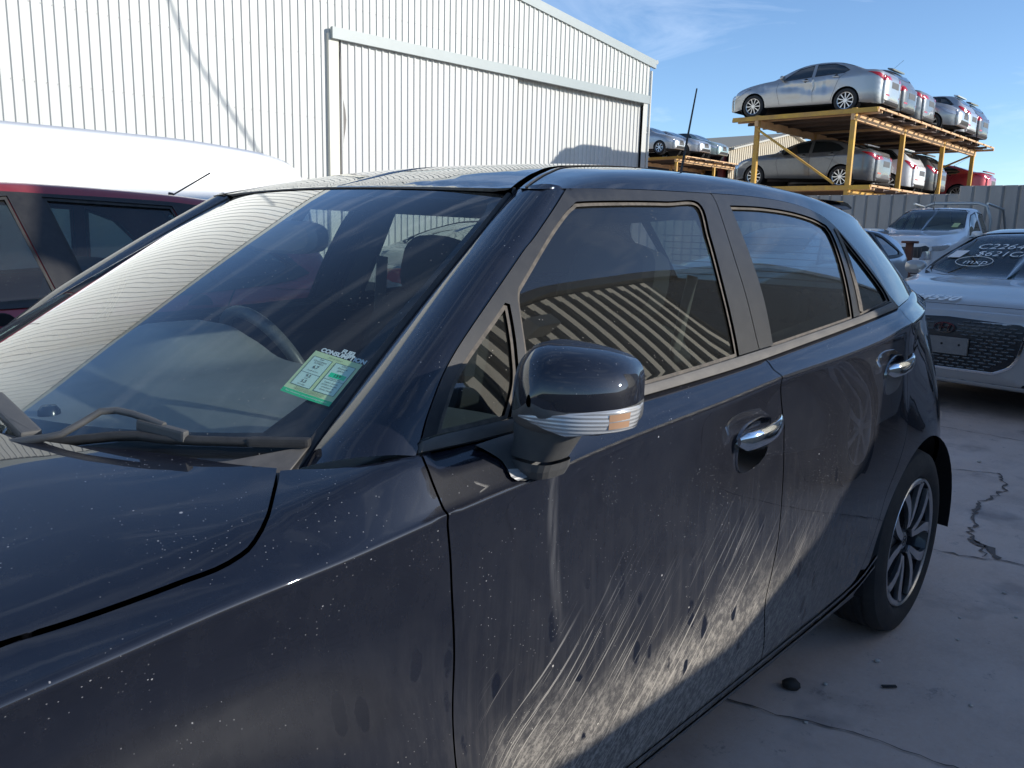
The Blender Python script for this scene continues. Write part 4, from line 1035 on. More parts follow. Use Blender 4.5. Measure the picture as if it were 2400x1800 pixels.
# floor pan, headlining, door cards, inner pillars
m=MB();m.box((-1.35,0,.27),(2.7,1.5,.03));m.build('floor_pan',CABD,car)
m=MB()
for side in(1,-1):
    patch(m,FG,[[(-.90,g2s(5.6)),(-.90,g2s(9)),(-2.55,g2s(9)),(-2.55,g2s(5.6))]],.08,-.035,0,0,side)
o=m.build('headlining',HEADL,car);o.data.flip_normals()
for side in(1,-1):
    m=MB();patch(m,FB,[[(-.42,b2s(1)),(-2.3,b2s(1)),(-2.3,b2s(6.9)),(-.42,b2s(6.9))]],.08,-.075,.0,0,side)
    V=[];
    m.build('door_card',mat('door_card_dark',(.03,.032,.04),.7),car)
    m=MB();patch(m,FB,[ribbon([(-.40,b2s(6.95)),(-1.3,b2s(6.95)),(-2.25,b2s(6.9))],.02,.09)],.05,-.03,.05,0,side);m.build('door_card_top',mat('door_card_dark',(.03,.032,.04),.7),car)
    m=MB();patch(m,FG,[ribbon([(-1.405,g2s(.1)),(-1.43,g2s(1.6)),(-1.44,g2s(3)),(-1.44,g2s(4))],.055,.045)],.05,-.03,.02,0,side);m.build('pillar_trim',HEADL,car)
    m=MB();patch(m,FG,[[(-2.22,g2s(.3)),(-2.9,g2s(.3)),(-2.70,g2s(4)),(-2.60,g2s(5)),(-2.0,g2s(5)),(-2.12,g2s(3.3))]],.06,-.03,.02,0,side);m.build('pillar_trim',mat('dark_pillar_trim',(.05,.052,.058),.8),car)
# bulkhead below the dash
m=MB();m.box((-.30,0,.60),(.5,1.45,.62));m.build('bulkhead',BLACK,car)
m=MB();m.box((.28,0,.66),(.5,1.1,.3));m.build('engine_bay',BLACK,car)
# ---------------- tail ----------------
def TGs(a,b):
    "tailgate: a across, b height"
    a=np.asarray(a,float);z=np.asarray(b,float)
    hw=np.interp(z,[.2,.6,.9,1.05,1.13,1.25,1.38,1.42],[.62,.645,.56,.48,.44,.45,.455,.45])
    x0=np.interp(z,[.2,.4,.9,1.05,1.13,1.25,1.38,1.42],[-3.0,-3.05,-3.04,-3.0,-2.93,-2.83,-2.68,-2.62])
    return np.stack([x0-.07*(1-np.minimum(1,np.abs(a)/hw)**2.4),a,z],-1)
TGs.out=lambda P,N:1 if np.median(N[:,0])<0 else -1
m=MB();ol=[(-.44,1.40),(.44,1.40),(.44,1.23),(.44,1.10),(.53,.98),(.60,.85),(.645,.6),(.62,.24),(-.62,.24),(-.645,.6),(-.60,.85),(-.53,.98),(-.44,1.10),(-.44,1.23)]
hole=[(-.41,1.36),(.41,1.36),(.41,1.22),(.40,1.10),(-.40,1.10),(-.41,1.22)]
patch(m,TGs,[ol,hole],.06,.002,.01,0,1);tg_=m.build('tailgate',PAINT,car)
m=MB();patch(m,TGs,[hole],.06,-.003,0,0,1);m.build('rear_window',mat_rw:=glass('rear_glass',(.62,.74,.68),1,.03),tg_)
for i in range(7):
    m=MB();z=1.13+.028*i;patch(m,TGs,[ribbon([(y,z) for y in np.linspace(-.39,.39,12)],.0012)],.05,-.006,.001,0,1);m.build('defroster_line',INK,tg_)
# spoiler lip over the rear window
m=MB();V=[]
for y in np.linspace(-.46,.46,25):
    e=1-abs(y/.46)**4;k=.5+.5*e
    for dx,dz in((.02,.008),(-.05,.012),(-.12,.004),(-.20,-.024),(-.19,-.034),(-.10,-.018),(0,-.012)):
        V.append((-2.60+dx*k,y,1.437-.020*(y/.46)**2+dz*k))
n=7;fs=[(i*n+j,i*n+(j+1)%n,(i+1)*n+(j+1)%n,(i+1)*n+j) for i in range(24) for j in range(n)]
m.add(V,fs,None,True);m.add(V[:n],[tuple(range(n))[::-1]],None,False);m.add(V[-n:],[tuple(range(n))],None,False);m.build('roof_spoiler',mat('gloss_black',(.01,.01,.012),.08,coat=1),car)
# tail lamps at the corners
for side in(1,-1):
    m=MB();patch(m,FB,[chain(cr([(-2.80,b2s(5.9)),(-2.83,b2s(4.6)),(-2.90,b2s(3.6)),(-2.96,b2s(3.0))]),cr([(-3.03,b2s(3.1)),(-3.05,b2s(4.4)),(-3.03,b2s(5.8))]))],.03,.004,.012,0,side);m.build('tail_lamp',mat('tail_lamp_clear',(.55,.50,.46),.08,.4,coat=1),car)
# front bumper, simple but closed (outside the picture)
def FR(a,b):
    a=np.asarray(a,float);z=np.asarray(b,float);hw=np.interp(z,[.2,.5,.75,.9],[.78,.80,.72,.6])
    return np.stack([np.interp(z,[.2,.5,.75,.87],[.66,.70,.64,.56])+.12*(1-np.minimum(1,np.abs(a)/hw)**2.6),a,z],-1)
FR.out=lambda P,N:1 if np.median(N[:,0])>0 else -1
m=MB();patch(m,FR,[[(-.79,.2),(.79,.2),(.79,.6),(.64,.82),(.5,.86),(-.5,.86),(-.64,.82),(-.79,.6)]],.06,0,.06,0,1);m.build('front_bumper',PAINT,car)
# roof aerial
P0=Vector((-2.16,.08,1.452))
m=MB();m.tube([P0,P0+Vector((-.02,0,.012))],.012,10);m.tube([P0+Vector((-.0,0,.01)),P0+Vector((-.11,-.02,.335))],[.0045,.0025],8);m.build('roof_aerial',RUB,car)
# ---------------- other vehicles ----------------
def paintm(name,col,metal=.5,rough=.35,dust=.12,dcol=(.42,.39,.34)):
    if name in MATS: return MATS[name]
    m=mat(name,col,rough,metal,coat=1,coatr=.04);nt=m.node_tree;b=nt.nodes['Principled BSDF'];L=nt.links.new
    t=nt.nodes.new('ShaderNodeTexCoord');n=nt.nodes.new('ShaderNodeTexNoise');n.inputs['Scale'].default_value=5;n.inputs['Detail'].default_value=9;n.inputs['Roughness'].default_value=.7
    mr=nt.nodes.new('ShaderNodeMapRange');mr.inputs[1].default_value=.3;mr.inputs[2].default_value=.8;mr.inputs[3].default_value=dust*.4;mr.inputs[4].default_value=dust*2
    df=nt.nodes.new('ShaderNodeBsdfDiffuse');df.inputs[0].default_value=(*dcol,1);ms=nt.nodes.new('ShaderNodeMixShader')
    L(t.outputs['Object'],n.inputs['Vector']);L(n.outputs['Fac'],mr.inputs[0]);L(mr.outputs[0],ms.inputs[0]);L(b.outputs[0],ms.inputs[1]);L(df.outputs[0],ms.inputs[2]);L(ms.outputs[0],nt.nodes['Material Output'].inputs[0])
    return m
CARG=glass('car_glass',(.34,.42,.40),1.0,.03)
CARGD=mat('dark_car_glass',(.012,.018,.02),.04,spec=.8,coat=1)
LAMPR=mat('red_lamp',(.45,.008,.012),.12,coat=1)
LAMPW=mat('head_lamp',(.50,.52,.54),.10,.5,coat=1)
PLATE=mat('plate_recess_grey',(.07,.07,.072),.6)
BAR=mat('bare_grey_bracket',(.20,.19,.18),.7,noise=(20,(.13,.12,.12),.6))
def section(D):
    hw=T(*D['hw']);top=T(*D['top']);zb=T(*D['belt']);sill=D.get('sill',.22);tum=D.get('tum',.25);sh=D.get('sh',.03)
    def f(x,w):
        x=np.asarray(x,float);w=np.asarray(w,float);x,w=np.broadcast_arrays(x,w)
        h=hw(x);Tt=top(x);B=np.minimum(zb(x),Tt-.015);H=Tt-B;k=np.clip(H/.34,0,1);k=k*k*(3-2*k)
        bs=.955*h-sh*0
        y7=bs*(1-k)*.87+(bs-tum*np.clip(H/.42,0,1.25))*k
        y8=bs*(1-k)*.55+(y7-.085)*k
        ks=[0,1,2,3,4,5,6,7,7.5,8,9]
        ys=[h*.93,h*.975,h,h*.992,bs,bs+(y7-bs)*.28,bs+(y7-bs)*.62,y7,y7-(y7-y8)*.38,y8,0*h]
        zs=[sill+0*h,sill+.13+0*h,sill+.34+0*h,B-.10,B,B+H*.30,B+H*.60,B+H*.875,B+H*.945,B+H*(.965+.0*k),Tt]
        return loft(ks,ys,zs,w)
    return f
def gencar(name,label,cat,D,paint,loc,rot,group=None,simple=True,tilt=0,rim=None,glassm=None):
    """body loft + cut windows.  x runs from the nose (positive) to the tail (negative)"""
    root=thing(name,label,cat,loc,0,group)
    root.rotation_euler=(D.get('roll',0),tilt,rot)
    sec=section(D);xN,xT=D['nose'],D['tail'];xm=D.get('mid',0)
    wv=np.linspace(0,9,361);yy,zz=sec(np.full(361,xm),wv);sv=np.r_[0,np.cumsum(np.hypot(np.diff(yy),np.diff(zz)))]
    s_=lambda w:float(np.interp(w,wv,sv))
    def fn(a,s):
        s=np.asarray(s,float);mk=s>sv[-1];a=np.asarray(a,float);y,z=sec(a,np.interp(np.where(mk,2*sv[-1]-s,s),sv,wv));return np.stack([a+0*y,np.where(mk,-y,y),z],-1)
    fn.out=lambda P,N:1 if np.median(N[:,1]*(P[:,1]>0)+N[:,2])>0 else -1
    st=D.get('step',.09)
    wr=D['wr'];ax=D['axles'];ar=wr+.045
    def archpts(cx):
        out=[];zc_=wr
        for i in range(17):
            t=math.pi*(-.05)+(math.pi*1.1)*i/16;x=cx+ar*math.cos(t);z=max(zc_+ar*math.sin(t),D.get('sill',.22)+.002)
            ws=np.linspace(0,4,120);zq=sec(np.full(120,x),ws)[1];out.append((x,s_(float(np.interp(z,zq,ws)))))
        return out
    P2=lambda pts:[(x,s_(w)) for x,w in pts]
    wins=[P2(w) for w in D['side']]
    ws_=P2(D['ws']) if D.get('ws') else None;rw_=P2(D['rw']) if D.get('rw') else None
    mid=s_(9)
    for side in(1,-1):
        m=MB()
        ol=chain([(xN,s_(0))],archpts(ax[0]),archpts(ax[1]),[(xT,s_(0)),(xT,s_(2)),(xT,s_(4)),(xT,s_(6)),(xT,mid)],
                 [(xT+(xN-xT)*i/30,mid) for i in range(1,30)],[(xN,mid),(xN,s_(6)),(xN,s_(4)),(xN,s_(2))])
        # windscreen and rear window notches reach the middle line, so cut them out of the outline
        def notch(ol,w):
            if w is None:return ol
            w=w if w[0][0]<w[-1][0] else w[::-1]
            a=max(p[0] for p in w if p[1]>mid-.01);b=min(p[0] for p in w if p[1]>mid-.01)
            L1=[p for p in ol if not(p[1]>mid-.001 and b-.001<p[0]<a+.001)]
            i=max(k for k,p in enumerate(L1) if p[1]>mid-.001 and p[0]<=b) ;return L1[:i+1]+list(w)+L1[i+1:]
        holes=list(wins)
        o2=notch(ol,ws_);o2=notch(o2,rw_)
        patch(m,fn,[o2]+[h for h in holes],st,0,.02,0,side)
        b=m.build('body_panel',paint,root)
        if side==1: body=b
        for h in wins:
            m=MB();patch(m,fn,[h],st,-.006,0,-.006,side);m.build('side_window',glassm or (CARGD if simple else CARG),root)
            if D.get('frame',True):
                m=MB();patch(m,fn,[inset(h,-.012),inset(h,.010)],st,.001,.006,0,side);m.build('window_seal',RUB,root)
        if D.get('applique'):
            m=MB();patch(m,fn,[chain(cr(P2(D['applique'])+[P2(D['applique'])[0]],.05))]+[inset(h,-.004) for h in wins],st*.6,.007,.006,0,side);m.build('window_surround',APPL,root)
        # shut lines
        for c in D.get('cuts',[]):
            m=MB();patch(m,fn,[ribbon(cr(P2(c),.05),.004)],st,.0015,.0,0,side);m.build('door_gap',BLACK,root)
        for (x,w) in D.get('handles',[]):
            m=MB();p=fn(np.array([x]),np.array([s_(w)]))[0];m.beam((x+.09,(p[1]+.022)*side,p[2]),(x-.09,(p[1]+.022)*side,p[2]-.005),.022,.028,bev=.009);m.build('door_handle',D.get('handlem',paint),root)
            m=MB();m.lathe([(.001,.004),(.055,.003),(.058,-.01)],(x,p[1]*side,p[2]),(0,side,0),18);m.build('recess_shade_disc',BLACK,root)  # flat black disc paints the shade of a recess behind the grip
        for nm,c,mm in D.get('lamps',[]):
            m=MB();patch(m,fn,[chain(cr(P2(c)+[P2(c)[0]],.04))],st*.6,.005,.02,0,side);m.build(nm,mm,root)
    for nm,w in(('windscreen',ws_),('rear_window',rw_)):
        if w:
            m=MB()
            for side in(1,-1): patch(m,fn,[w],st,-.006,0,-.004,side)
            m.build(nm,glassm or (CARGD if simple else CARG),root)
            m=MB()
            a=max(p[0] for p in w if p[1]>mid-.01);bq=min(p[0] for p in w if p[1]>mid-.01);q=[p for p in w]
            for side in(1,-1): patch(m,fn,[ribbon(cr([(p[0],min(p[1],mid-.001)) for p in q],.08),.010,.016)],st,.0,.005,0,side)
            m.build('window_seal',RUB,root)
    # end caps
    def cap(x0,bul,sgn):
        ws=np.linspace(0,9,60);y,z=sec(np.full(60,x0),ws);cz=(z[0]+z[-1])/2
        ring=[(a,b) for a,b in zip(y,z)]+[(-a,b) for a,b in list(zip(y,z))[::-1][1:]]
        # close the bottom
        ring+=[(a,z[0]) for a in np.linspace(-y[0],y[0],12)[1:-1]]
        R_=np.array(ring);cen=np.array([0,cz]);ang=np.arctan2(R_[:,1]-cz,R_[:,0]);rad=np.hypot(R_[:,0],R_[:,1]-cz)
        o=np.argsort(ang);an=np.r_[ang[o][-1]-2*math.pi,ang[o],ang[o][0]+2*math.pi];ra=np.r_[rad[o][-1],rad[o],rad[o][0]]
        prof=D.get('noseprof' if sgn>0 else 'tailprof')
        def g(a,b):
            a=np.asarray(a,float);b=np.asarray(b,float);r=np.hypot(a,b-cz)/np.interp(np.arctan2(b-cz,a),an,ra)
            r=np.clip(r,0,1);d=bul*np.sqrt(np.maximum(1-r**3.2,0))
            if prof: d=d*(1+0*a)+np.interp(b,[p[0] for p in prof],[p[1] for p in prof])*np.clip((1-r)*6,0,1)
            return np.stack([x0+sgn*d,a,b],-1)
        g.out=lambda P,N:1 if np.median(N[:,0]*sgn)>0 else -1
        return g,[tuple(p) for p in np.array(ring)*[1,1]]
    gN,rN=cap(xN,D.get('nb',.16),1);gT,rT=cap(xT,D.get('tb',.12),-1)
    ring=lambda r:[ (cxy[0]*.9995,(cxy[1]-.6)*.9995+.6) for cxy in r]
    m=MB();patch(m,gN,[ring(rN)],st*.6,0,0,0,1);m.build('front_bumper',D.get('nosem',paint),root)
    m=MB();patch(m,gT,[ring(rT)],st*.6,0,0,0,1);m.build('rear_bumper',D.get('tailm',paint),root)
    for end,g,lst in((0,gN,D.get('front',[])),(1,gT,D.get('back',[]))):
        for nm,poly,mm,off in lst:
            sym=poly[0] is not None
            for side in ((1,-1) if nm.startswith('*') else (1,)):
                m=MB();pp=[(a*side,b) for a,b in poly];pp=chain(cr(pp+[pp[0]],.04)) if nm[-1]=='~' else pp
                patch(m,g,[pp],st*.5,off,.012,0,1);m.build(nm.strip('*~'),mm,root)
    # wheels
    for cx in ax:
        hwv=float(T(*D['hw'])(cx))
        for s in(1,-1):
            wheel(cx,(hwv-.02)*s,wr,wr,.20,s,root,(rim or wr*.70),D.get('wstyle','star'),D.get('spokes',5),False,R(random.uniform(0,60)))
            m=MB();m.lathe([(ar+.0,-.03),(ar+.01,-.25),(0,-.26)],(cx,hwv*s,wr),(0,s,0),20);m.build('wheel_arch_liner',BLACK,root)
    m=MB();m.box(((xN+xT)/2,0,.30),((xN-xT)*.9,2*hwv-.35,.12));m.build('underbody',BLACK,root)
    if D.get('cabin',True):
        x0,x1,zf=D.get('cab',(.4,-1.0,.55))
        m=MB();m.box(((x0+x1)/2,0,zf),(abs(x0-x1)+1.2,2*hwv-.32,.06));m.box((x0+.55,0,.78),(.5,2*hwv-.4,.36),bev=.08);m.build('cabin_floor',CABD,root)
        for y in(.36,-.36):
            m=MB();rbox(m,(x0-.45,y,.85),(.14,.5,.62),4,Matrix.Rotation(R(-14),3,'Y'));rbox(m,(x0-.55,y,1.23),(.1,.26,.17),3,Matrix.Rotation(R(-12),3,'Y'));m.build('front_seat',CABD,root)
        m=MB();rbox(m,(x1-.05,0,.86),(.14,1.25,.58),5,Matrix.Rotation(R(-16),3,'Y'));m.build('rear_seat',CABD,root)
    for (x,w,sx) in D.get('mirrors',[]):
        for s in(1,-1):
            p=fn(np.array([x]),np.array([s_(w)]))[0];m=MB();rbox(m,(x-.02,(p[1]+.13)*s,p[2]+.07),(.10,.20,.13),3,n=16,layers=((-1,.9),(-.4,1),(.3,.95),(.8,.7),(1,.35)));m.beam((x,(p[1]-.01)*s,p[2]+.01),(x,(p[1]+.08)*s,p[2]+.04),.05,.03,bev=.01);m.build('door_mirror',D.get('mirm',paint),root)
    if D.get('aerial'):
        x,y,dx,L=D['aerial'];z=float(sec(np.array([x]),np.array([9.]))[1][0]);m=MB();m.tube([(x,y,z-.02),(x-.01,y,z+.02)],.014,8);m.tube([(x,y,z),(x+dx,y,z+L)],.004,6);m.build('roof_aerial',RUB,root)
    if D.get('spoiler'):
        x,z,hwid=D['spoiler'];m=MB();rbox(m,(x,0,z),(.05,hwid*2,.18),8,Matrix.Rotation(R(78),3,'Y'),n=28);m.build('roof_spoiler',paint,root)
    root['_fn']=0
    del root['_fn']
    return root,fn,s_,gN,gT
# body forms -------------------------------------------------------------
def sedan(**k):
    D=dict(nose=2.12,tail=-2.20,wr=.32,axles=(1.36,-1.33),
      hw=[(2.12,.62),(2.0,.74),(1.8,.82),(1.36,.868),(.6,.878),(-.8,.878),(-1.33,.87),(-1.75,.84),(-1.98,.79),(-2.12,.715),(-2.20,.60)],
      top=[(2.12,.70),(1.95,.80),(1.6,.90),(1.1,.985),(.80,1.02),(.55,1.15),(.15,1.335),(-.15,1.41),(-.5,1.432),(-.85,1.41),(-1.2,1.33),(-1.55,1.20),(-1.78,1.115),(-2.0,1.10),(-2.13,1.065),(-2.20,.97)],
      belt=[(2.12,.62),(1.6,.80),(1.0,.88),(.3,.93),(-.6,.97),(-1.4,1.01),(-1.8,1.03),(-2.12,1.0),(-2.20,.90)],
      side=[[(.52,4.35),(.40,5.6),(.12,6.72),(-.28,6.85),(-.32,4.35)],[(-.41,4.35),(-.37,6.85),(-.85,6.80),(-1.14,6.35),(-1.34,5.3),(-1.22,4.45)]],
      ws=[(.28*0-.10,9),(-.07,8.3),(.0,7.55),(.62,7.35),(.78,8.2),(.82,9)][::-1],
      rw=[(-.98,9),(-.99,8.2),(-1.05,7.6),(-1.50,7.45),(-1.68,8.2),(-1.70,9)],
      cuts=[[(.62,3.9),(.66,2.6),(.55,.8)],[(-.36,4.2),(-.37,2.6),(-.42,.8)],[(-1.27,4.2),(-1.12,3.2),(-.98,1.9),(-.92,.8)]],
      handles=[(-.18,3.55),(-1.02,3.65)],mirrors=[(.50,4.3,1)],cab=(.35,-.85,.5),wstyle='star',spokes=10,mid=-.3)
    D.update(k);return D
def hatch(**k):
    D=dict(nose=1.92,tail=-1.88,wr=.31,axles=(1.25,-1.25),
      hw=[(1.92,.60),(1.8,.70),(1.6,.79),(1.2,.842),(.6,.855),(-.8,.855),(-1.3,.845),(-1.55,.81),(-1.72,.755),(-1.82,.68),(-1.88,.58)],
      top=[(1.92,.72),(1.75,.84),(1.4,.95),(1.0,1.03),(.80,1.10),(.35,1.36),(.05,1.455),(-.4,1.485),(-.9,1.47),(-1.35,1.42),(-1.55,1.33),(-1.75,1.10),(-1.83,1.0),(-1.88,.92)],
      belt=[(1.92,.64),(1.4,.83),(.9,.92),(.3,.96),(-.6,.99),(-1.2,1.03),(-1.6,1.06),(-1.8,.98),(-1.88,.86)],
      side=[[(.55,4.35),(.42,5.4),(.10,6.72),(-.30,6.85),(-.37,4.35)],[(-.49,4.35),(-.43,6.85),(-.94,6.80),(-1.02,4.40)],[(-1.10,4.45),(-1.02,6.75),(-1.18,6.4),(-1.42,4.9),(-1.38,4.5)]],
      applique=[(.60,4.22),(.45,5.5),(.10,6.92),(-.5,7.0),(-1.05,6.97),(-1.22,6.6),(-1.46,4.9),(-1.42,4.22),(-.4,4.18)],
      ws=[(-.02,9),(.01,8.3),(.10,7.55),(.66,7.35),(.82,8.2),(.86,9)][::-1],
      rw=[(-1.42,9),(-1.43,8.2),(-1.45,7.5),(-1.68,7.3),(-1.73,8.2),(-1.74,9)],
      cuts=[[(.60,3.9),(.64,2.6),(.52,.8)],[(-.34,4.2),(-.36,2.6),(-.42,.8)],[(-1.10,4.2),(-1.02,3.0),(-.90,1.8),(-.86,.8)]],
      handles=[(-.16,3.55),(-.92,3.6)],mirrors=[(.52,4.3,1)],cab=(.35,-.75,.5),wstyle='star',spokes=7,mid=-.3,spoiler=(-1.47,1.425,.5))
    D.update(k);return D
# ---------------- ground ----------------
def concrete():
    m=bpy.data.materials.new('yard_concrete');m.use_nodes=True;nt=m.node_tree;b=nt.nodes['Principled BSDF'];L=nt.links.new;N=nt.nodes.new
    t=N('ShaderNodeTexCoord')
    def noise(sc,det=6,ro=.6,ms=None):
        n=N('ShaderNodeTexNoise');n.inputs['Scale'].default_value=sc;n.inputs['Detail'].default_value=det;n.inputs['Roughness'].default_value=ro
        if ms:
            q=N('ShaderNodeMapping');q.inputs['Scale'].default_value=ms;L(t.outputs['Object'],q.inputs[0]);L(q.outputs[0],n.inputs['Vector'])
        else: L(t.outputs['Object'],n.inputs['Vector'])
        return n.outputs['Fac']
    def mr(x,a,b_,c=0,d=1):
        n=N('ShaderNodeMapRange');L(x,n.inputs[0]);n.inputs[1].default_value=a;n.inputs[2].default_value=b_;n.inputs[3].default_value=c;n.inputs[4].default_value=d;return n.outputs[0]
    def mix(f,a,b_):
        n=N('ShaderNodeMix');n.data_type='RGBA';L(f,n.inputs[0])
        for i,v in((6,a),(7,b_)):
            if isinstance(v,tuple): n.inputs[i].default_value=(*v,1)
            else: L(v,n.inputs[i])
        return n.outputs[2]
    c=mix(mr(noise(.9,7,.65),.35,.68),(.50,.385,.32),(.64,.52,.45))
    c=mix(mr(noise(3.1,8,.7),.48,.72,0,.55),c,(.31,.24,.215))
    c=mix(mr(noise(60,6,.7),.45,.75,0,.35),c,(.62,.57,.54))
    c=mix(mr(noise(9,9,.8),.58,.66,0,.7),c,(.22,.19,.18))
    c=mix(mr(noise(1.7,4,.6),.57,.68,0,.65),c,(.20,.165,.155))
    c=mix(mr(noise(26,8,.85),.60,.66,0,.6),c,(.16,.14,.135))
    v=N('ShaderNodeTexVoronoi');v.inputs['Scale'].default_value=26;L(t.outputs['Object'],v.inputs['Vector'])
    lt=N('ShaderNodeMath');lt.operation='LESS_THAN';lt.inputs[1].default_value=.055;L(v.outputs['Distance'],lt.inputs[0])
    c=mix(lt.outputs[0],c,(.5,.48,.46));L(c,b.inputs['Base Color'])
    L(mr(noise(2.2,5),.35,.7,.55,.9),b.inputs['Roughness'])
    bp=N('ShaderNodeBump');bp.inputs['Strength'].default_value=.25;bp.inputs['Distance'].default_value=.01;L(noise(90,6,.75),bp.inputs['Height']);L(bp.outputs[0],b.inputs['Normal'])
    return m
g=MB();g.add([(-400,-400,0),(400,-400,0),(400,400,0),(-400,400,0)],[(0,1,2,3)],None,False);tag(g.build('ground',concrete()),kind='structure')
CRK=mat('crack_dirt',(.13,.11,.10),.95)
def crack(pts,w,seed,jit=.02):
    rnd=random.Random(seed);P=[];pp=cr(pts,.03)
    for x,y in pp: P.append((x+rnd.uniform(-jit,jit)*.5,y+rnd.uniform(-jit,jit)*.5))
    A=np.array(P);T_=np.gradient(A,axis=0);T_/=np.linalg.norm(T_,axis=1,keepdims=True)+1e-9;Nn=np.c_[-T_[:,1],T_[:,0]]
    ws=np.array([w*.62*rnd.uniform(.25,1.3) for _ in P]);ws[0]=ws[-1]=w*.1
    m=MB();k=len(P);V=[(*(A[i]+Nn[i]*ws[i]),.004) for i in range(k)]+[(*(A[i]-Nn[i]*ws[i]),.004) for i in range(k)]
    m.add(V,[(i,k+i,k+i+1,i+1) for i in range(k-1)],None,False);tag(m.build('ground_crack',CRK),kind='structure')
crack([(-3.30,.45),(-3.37,.7),(-3.4,.85),(-3.47,1.01),(-3.50,1.4),(-3.6,2.2)],.011,1,.02)
crack([(-4.93,.6),(-4.57,.7),(-4.27,.66),(-4.06,.68),(-3.87,.74),(-3.75,.74),(-3.58,.83),(-3.42,.87)],.014,2,.035)
crack([(-3.62,.76),(-3.56,.86),(-3.46,.93)],.03,3,.03)
crack([(-4.72,.25),(-4.85,.48),(-4.92,.61)],.006,4,.02)
crack([(-1.66,.3),(-1.71,.69),(-1.78,.9),(-1.82,1.11),(-1.86,1.5),(-1.95,3)],.006,5,.012)
crack([(-6.2,-2.6),(-5.9,.9),(-6.0,3.6)],.008,6,.02)
STO=mat('pale_stone',(.5,.47,.43),.9);STD=mat('dark_rubber_scrap',(.03,.028,.027),.7)
def pebble(x,y,r,mt,name,label,cat,group=None,fl=.6):
    rnd=random.Random(int(x*991+y*77));bm=bmesh.new();bmesh.ops.create_icosphere(bm,subdivisions=2,radius=r)
    for v in bm.verts: v.co*=rnd.uniform(.82,1.15);v.co.z*=fl
    me=bpy.data.meshes.new(name);bm.to_mesh(me);bm.free();me.materials.append(mt);me.polygons.foreach_set('use_smooth',[True]*len(me.polygons));o=bpy.data.objects.new(name,me);C.objects.link(o);o.location=(x,y,r*fl*.8);tag(o,label,cat,group)
pebble(-1.89,.735,.026,STD,'rubber_plug','small round black rubber plug on the concrete near the dark car sill','debris')
for i,(x,y,r) in enumerate([(-2.23,.86,.009),(-1.98,.80,.007),(-4.07,.52,.010),(-2.57,1.0,.006),(-2.17,1.14,.006),(-1.75,.84,.006),(-3.1,1.02,.007),(-2.75,.96,.005),(-5.1,.45,.012),(-4.5,.42,.008),(-2.9,1.1,.006)]):
    pebble(x,y,r,STO,'pebble','pale pebble on the shaded concrete beside the dark car','pebble','pale pebbles on the concrete')
for i,(x,y,r,lab) in enumerate([(-2.75,.62,.016,'flat dark scrap of rubber on the concrete by the rear tyre'),(-3.75,.35,.02,'small dark clod on the concrete between the cracks'),(-5.4,.72,.022,'dark clod on the concrete near the silver hatchback bumper')]):
    pebble(x,y,r,STD,'rubber_scrap',lab,'debris',None,.3)
m=MB();m.beam((-2.085,.925,.006),(-2.115,.955,.006),.010,.004);tag(m.build('metal_clip',STD),'tiny dark metal clip on the concrete right of the dark car sill','debris')
# ---------------- big white shed ----------------
SHO=Vector((-23.84,-14.84,0));SU=Vector((math.cos(R(2.84)),-math.sin(R(2.84)),0));SN=Vector((math.sin(R(2.84)),math.cos(R(2.84)),0))
def SP(u,d,z): return SHO+SU*u+SN*d+Vector((0,0,z))
WSH=mat('white_sheet_steel',(.52,.53,.505),.5,noise=(1.5,(.47,.475,.44),.5,(1,1,.25)))
WDR=mat('door_sheet_steel',(.53,.54,.53),.55,noise=(2.2,(.50,.49,.45),.7,(1,1,.2)))
FLA=mat('grey_green_flashing',(.29,.33,.33),.45,noise=(3,(.25,.285,.28),.5))
def ribs(mb,u0,u1,bot,top,d,pitch,dep,fr=(0,.56,.66,.84,.94),swage=0):
    "rib-profiled sheet between two heights (functions of u)"
    us=[]
    n=int(round((u1-u0)/pitch));p=(u1-u0)/n
    for i in range(n):
        a=u0+i*p
        us+= [(a+fr[0]*p,0),(a+fr[1]*p,0),(a+fr[2]*p,dep),(a+fr[3]*p,dep)]
        us.append((a+fr[4]*p,0))
    us.append((u1,0));V=[]
    for u,h in us: V+=[SP(u,d+h,bot(u)),SP(u,d+h,top(u))]
    mb.add(V,[(2*i,2*i+2,2*i+3,2*i+1) for i in range(len(us)-1)],None,False)
UR=26.0
def gable(u): return 6.86+.1359*(u if u<UR else 2*UR-u)
shed=thing('shed','large white corrugated shed with two sliding doors behind the parked cars','shed',tuple(SHO))
def PS(mb,name,m_):
    mb.v=[tuple(Vector(v)-SHO) for v in mb.v];return mb.build(name,m_,shed)
m=MB();ribs(m,12.45,52,lambda u:0,gable,0,.195,.031);PS(m,'wall_sheet',WSH)
m=MB();ribs(m,0.02,12.45,lambda u:5.70,gable,0,.195,.031);PS(m,'wall_sheet',WSH)
m=MB();m.add([SP(0,0,0),SP(.26,0,0),SP(.26,0,5.7),SP(0,0,5.7)],[(0,1,2,3)],None,False);PS(m,'corner_sheet',WSH)
d=MB();ribs(d,6.24,12.15,lambda u:.05,lambda u:5.66,.05,.195,.031);PS(d,'sliding_door',WDR)
d=MB();ribs(d,.26,6.30,lambda u:.05,lambda u:5.66,-.10,.195,.031);PS(d,'sliding_door',WDR)
def bx(u0,u1,d0,d1,z0,z1):
    m=MB();V=[SP(u,d_,z) for u in(u0,u1) for d_ in(d0,d1) for z in(z0,z1)]
    m.add(V,[(0,1,3,2),(4,6,7,5),(0,4,5,1),(2,3,7,6),(0,2,6,4),(1,5,7,3)],None,False);return m
PS(bx(.18,12.42,.10,.20,5.60,5.86),'door_track_cover',FLA)
PS(bx(12.20,12.47,-.02,.10,0,5.72),'door_jamb',mat('jamb_cream',(.62,.61,.53),.6))
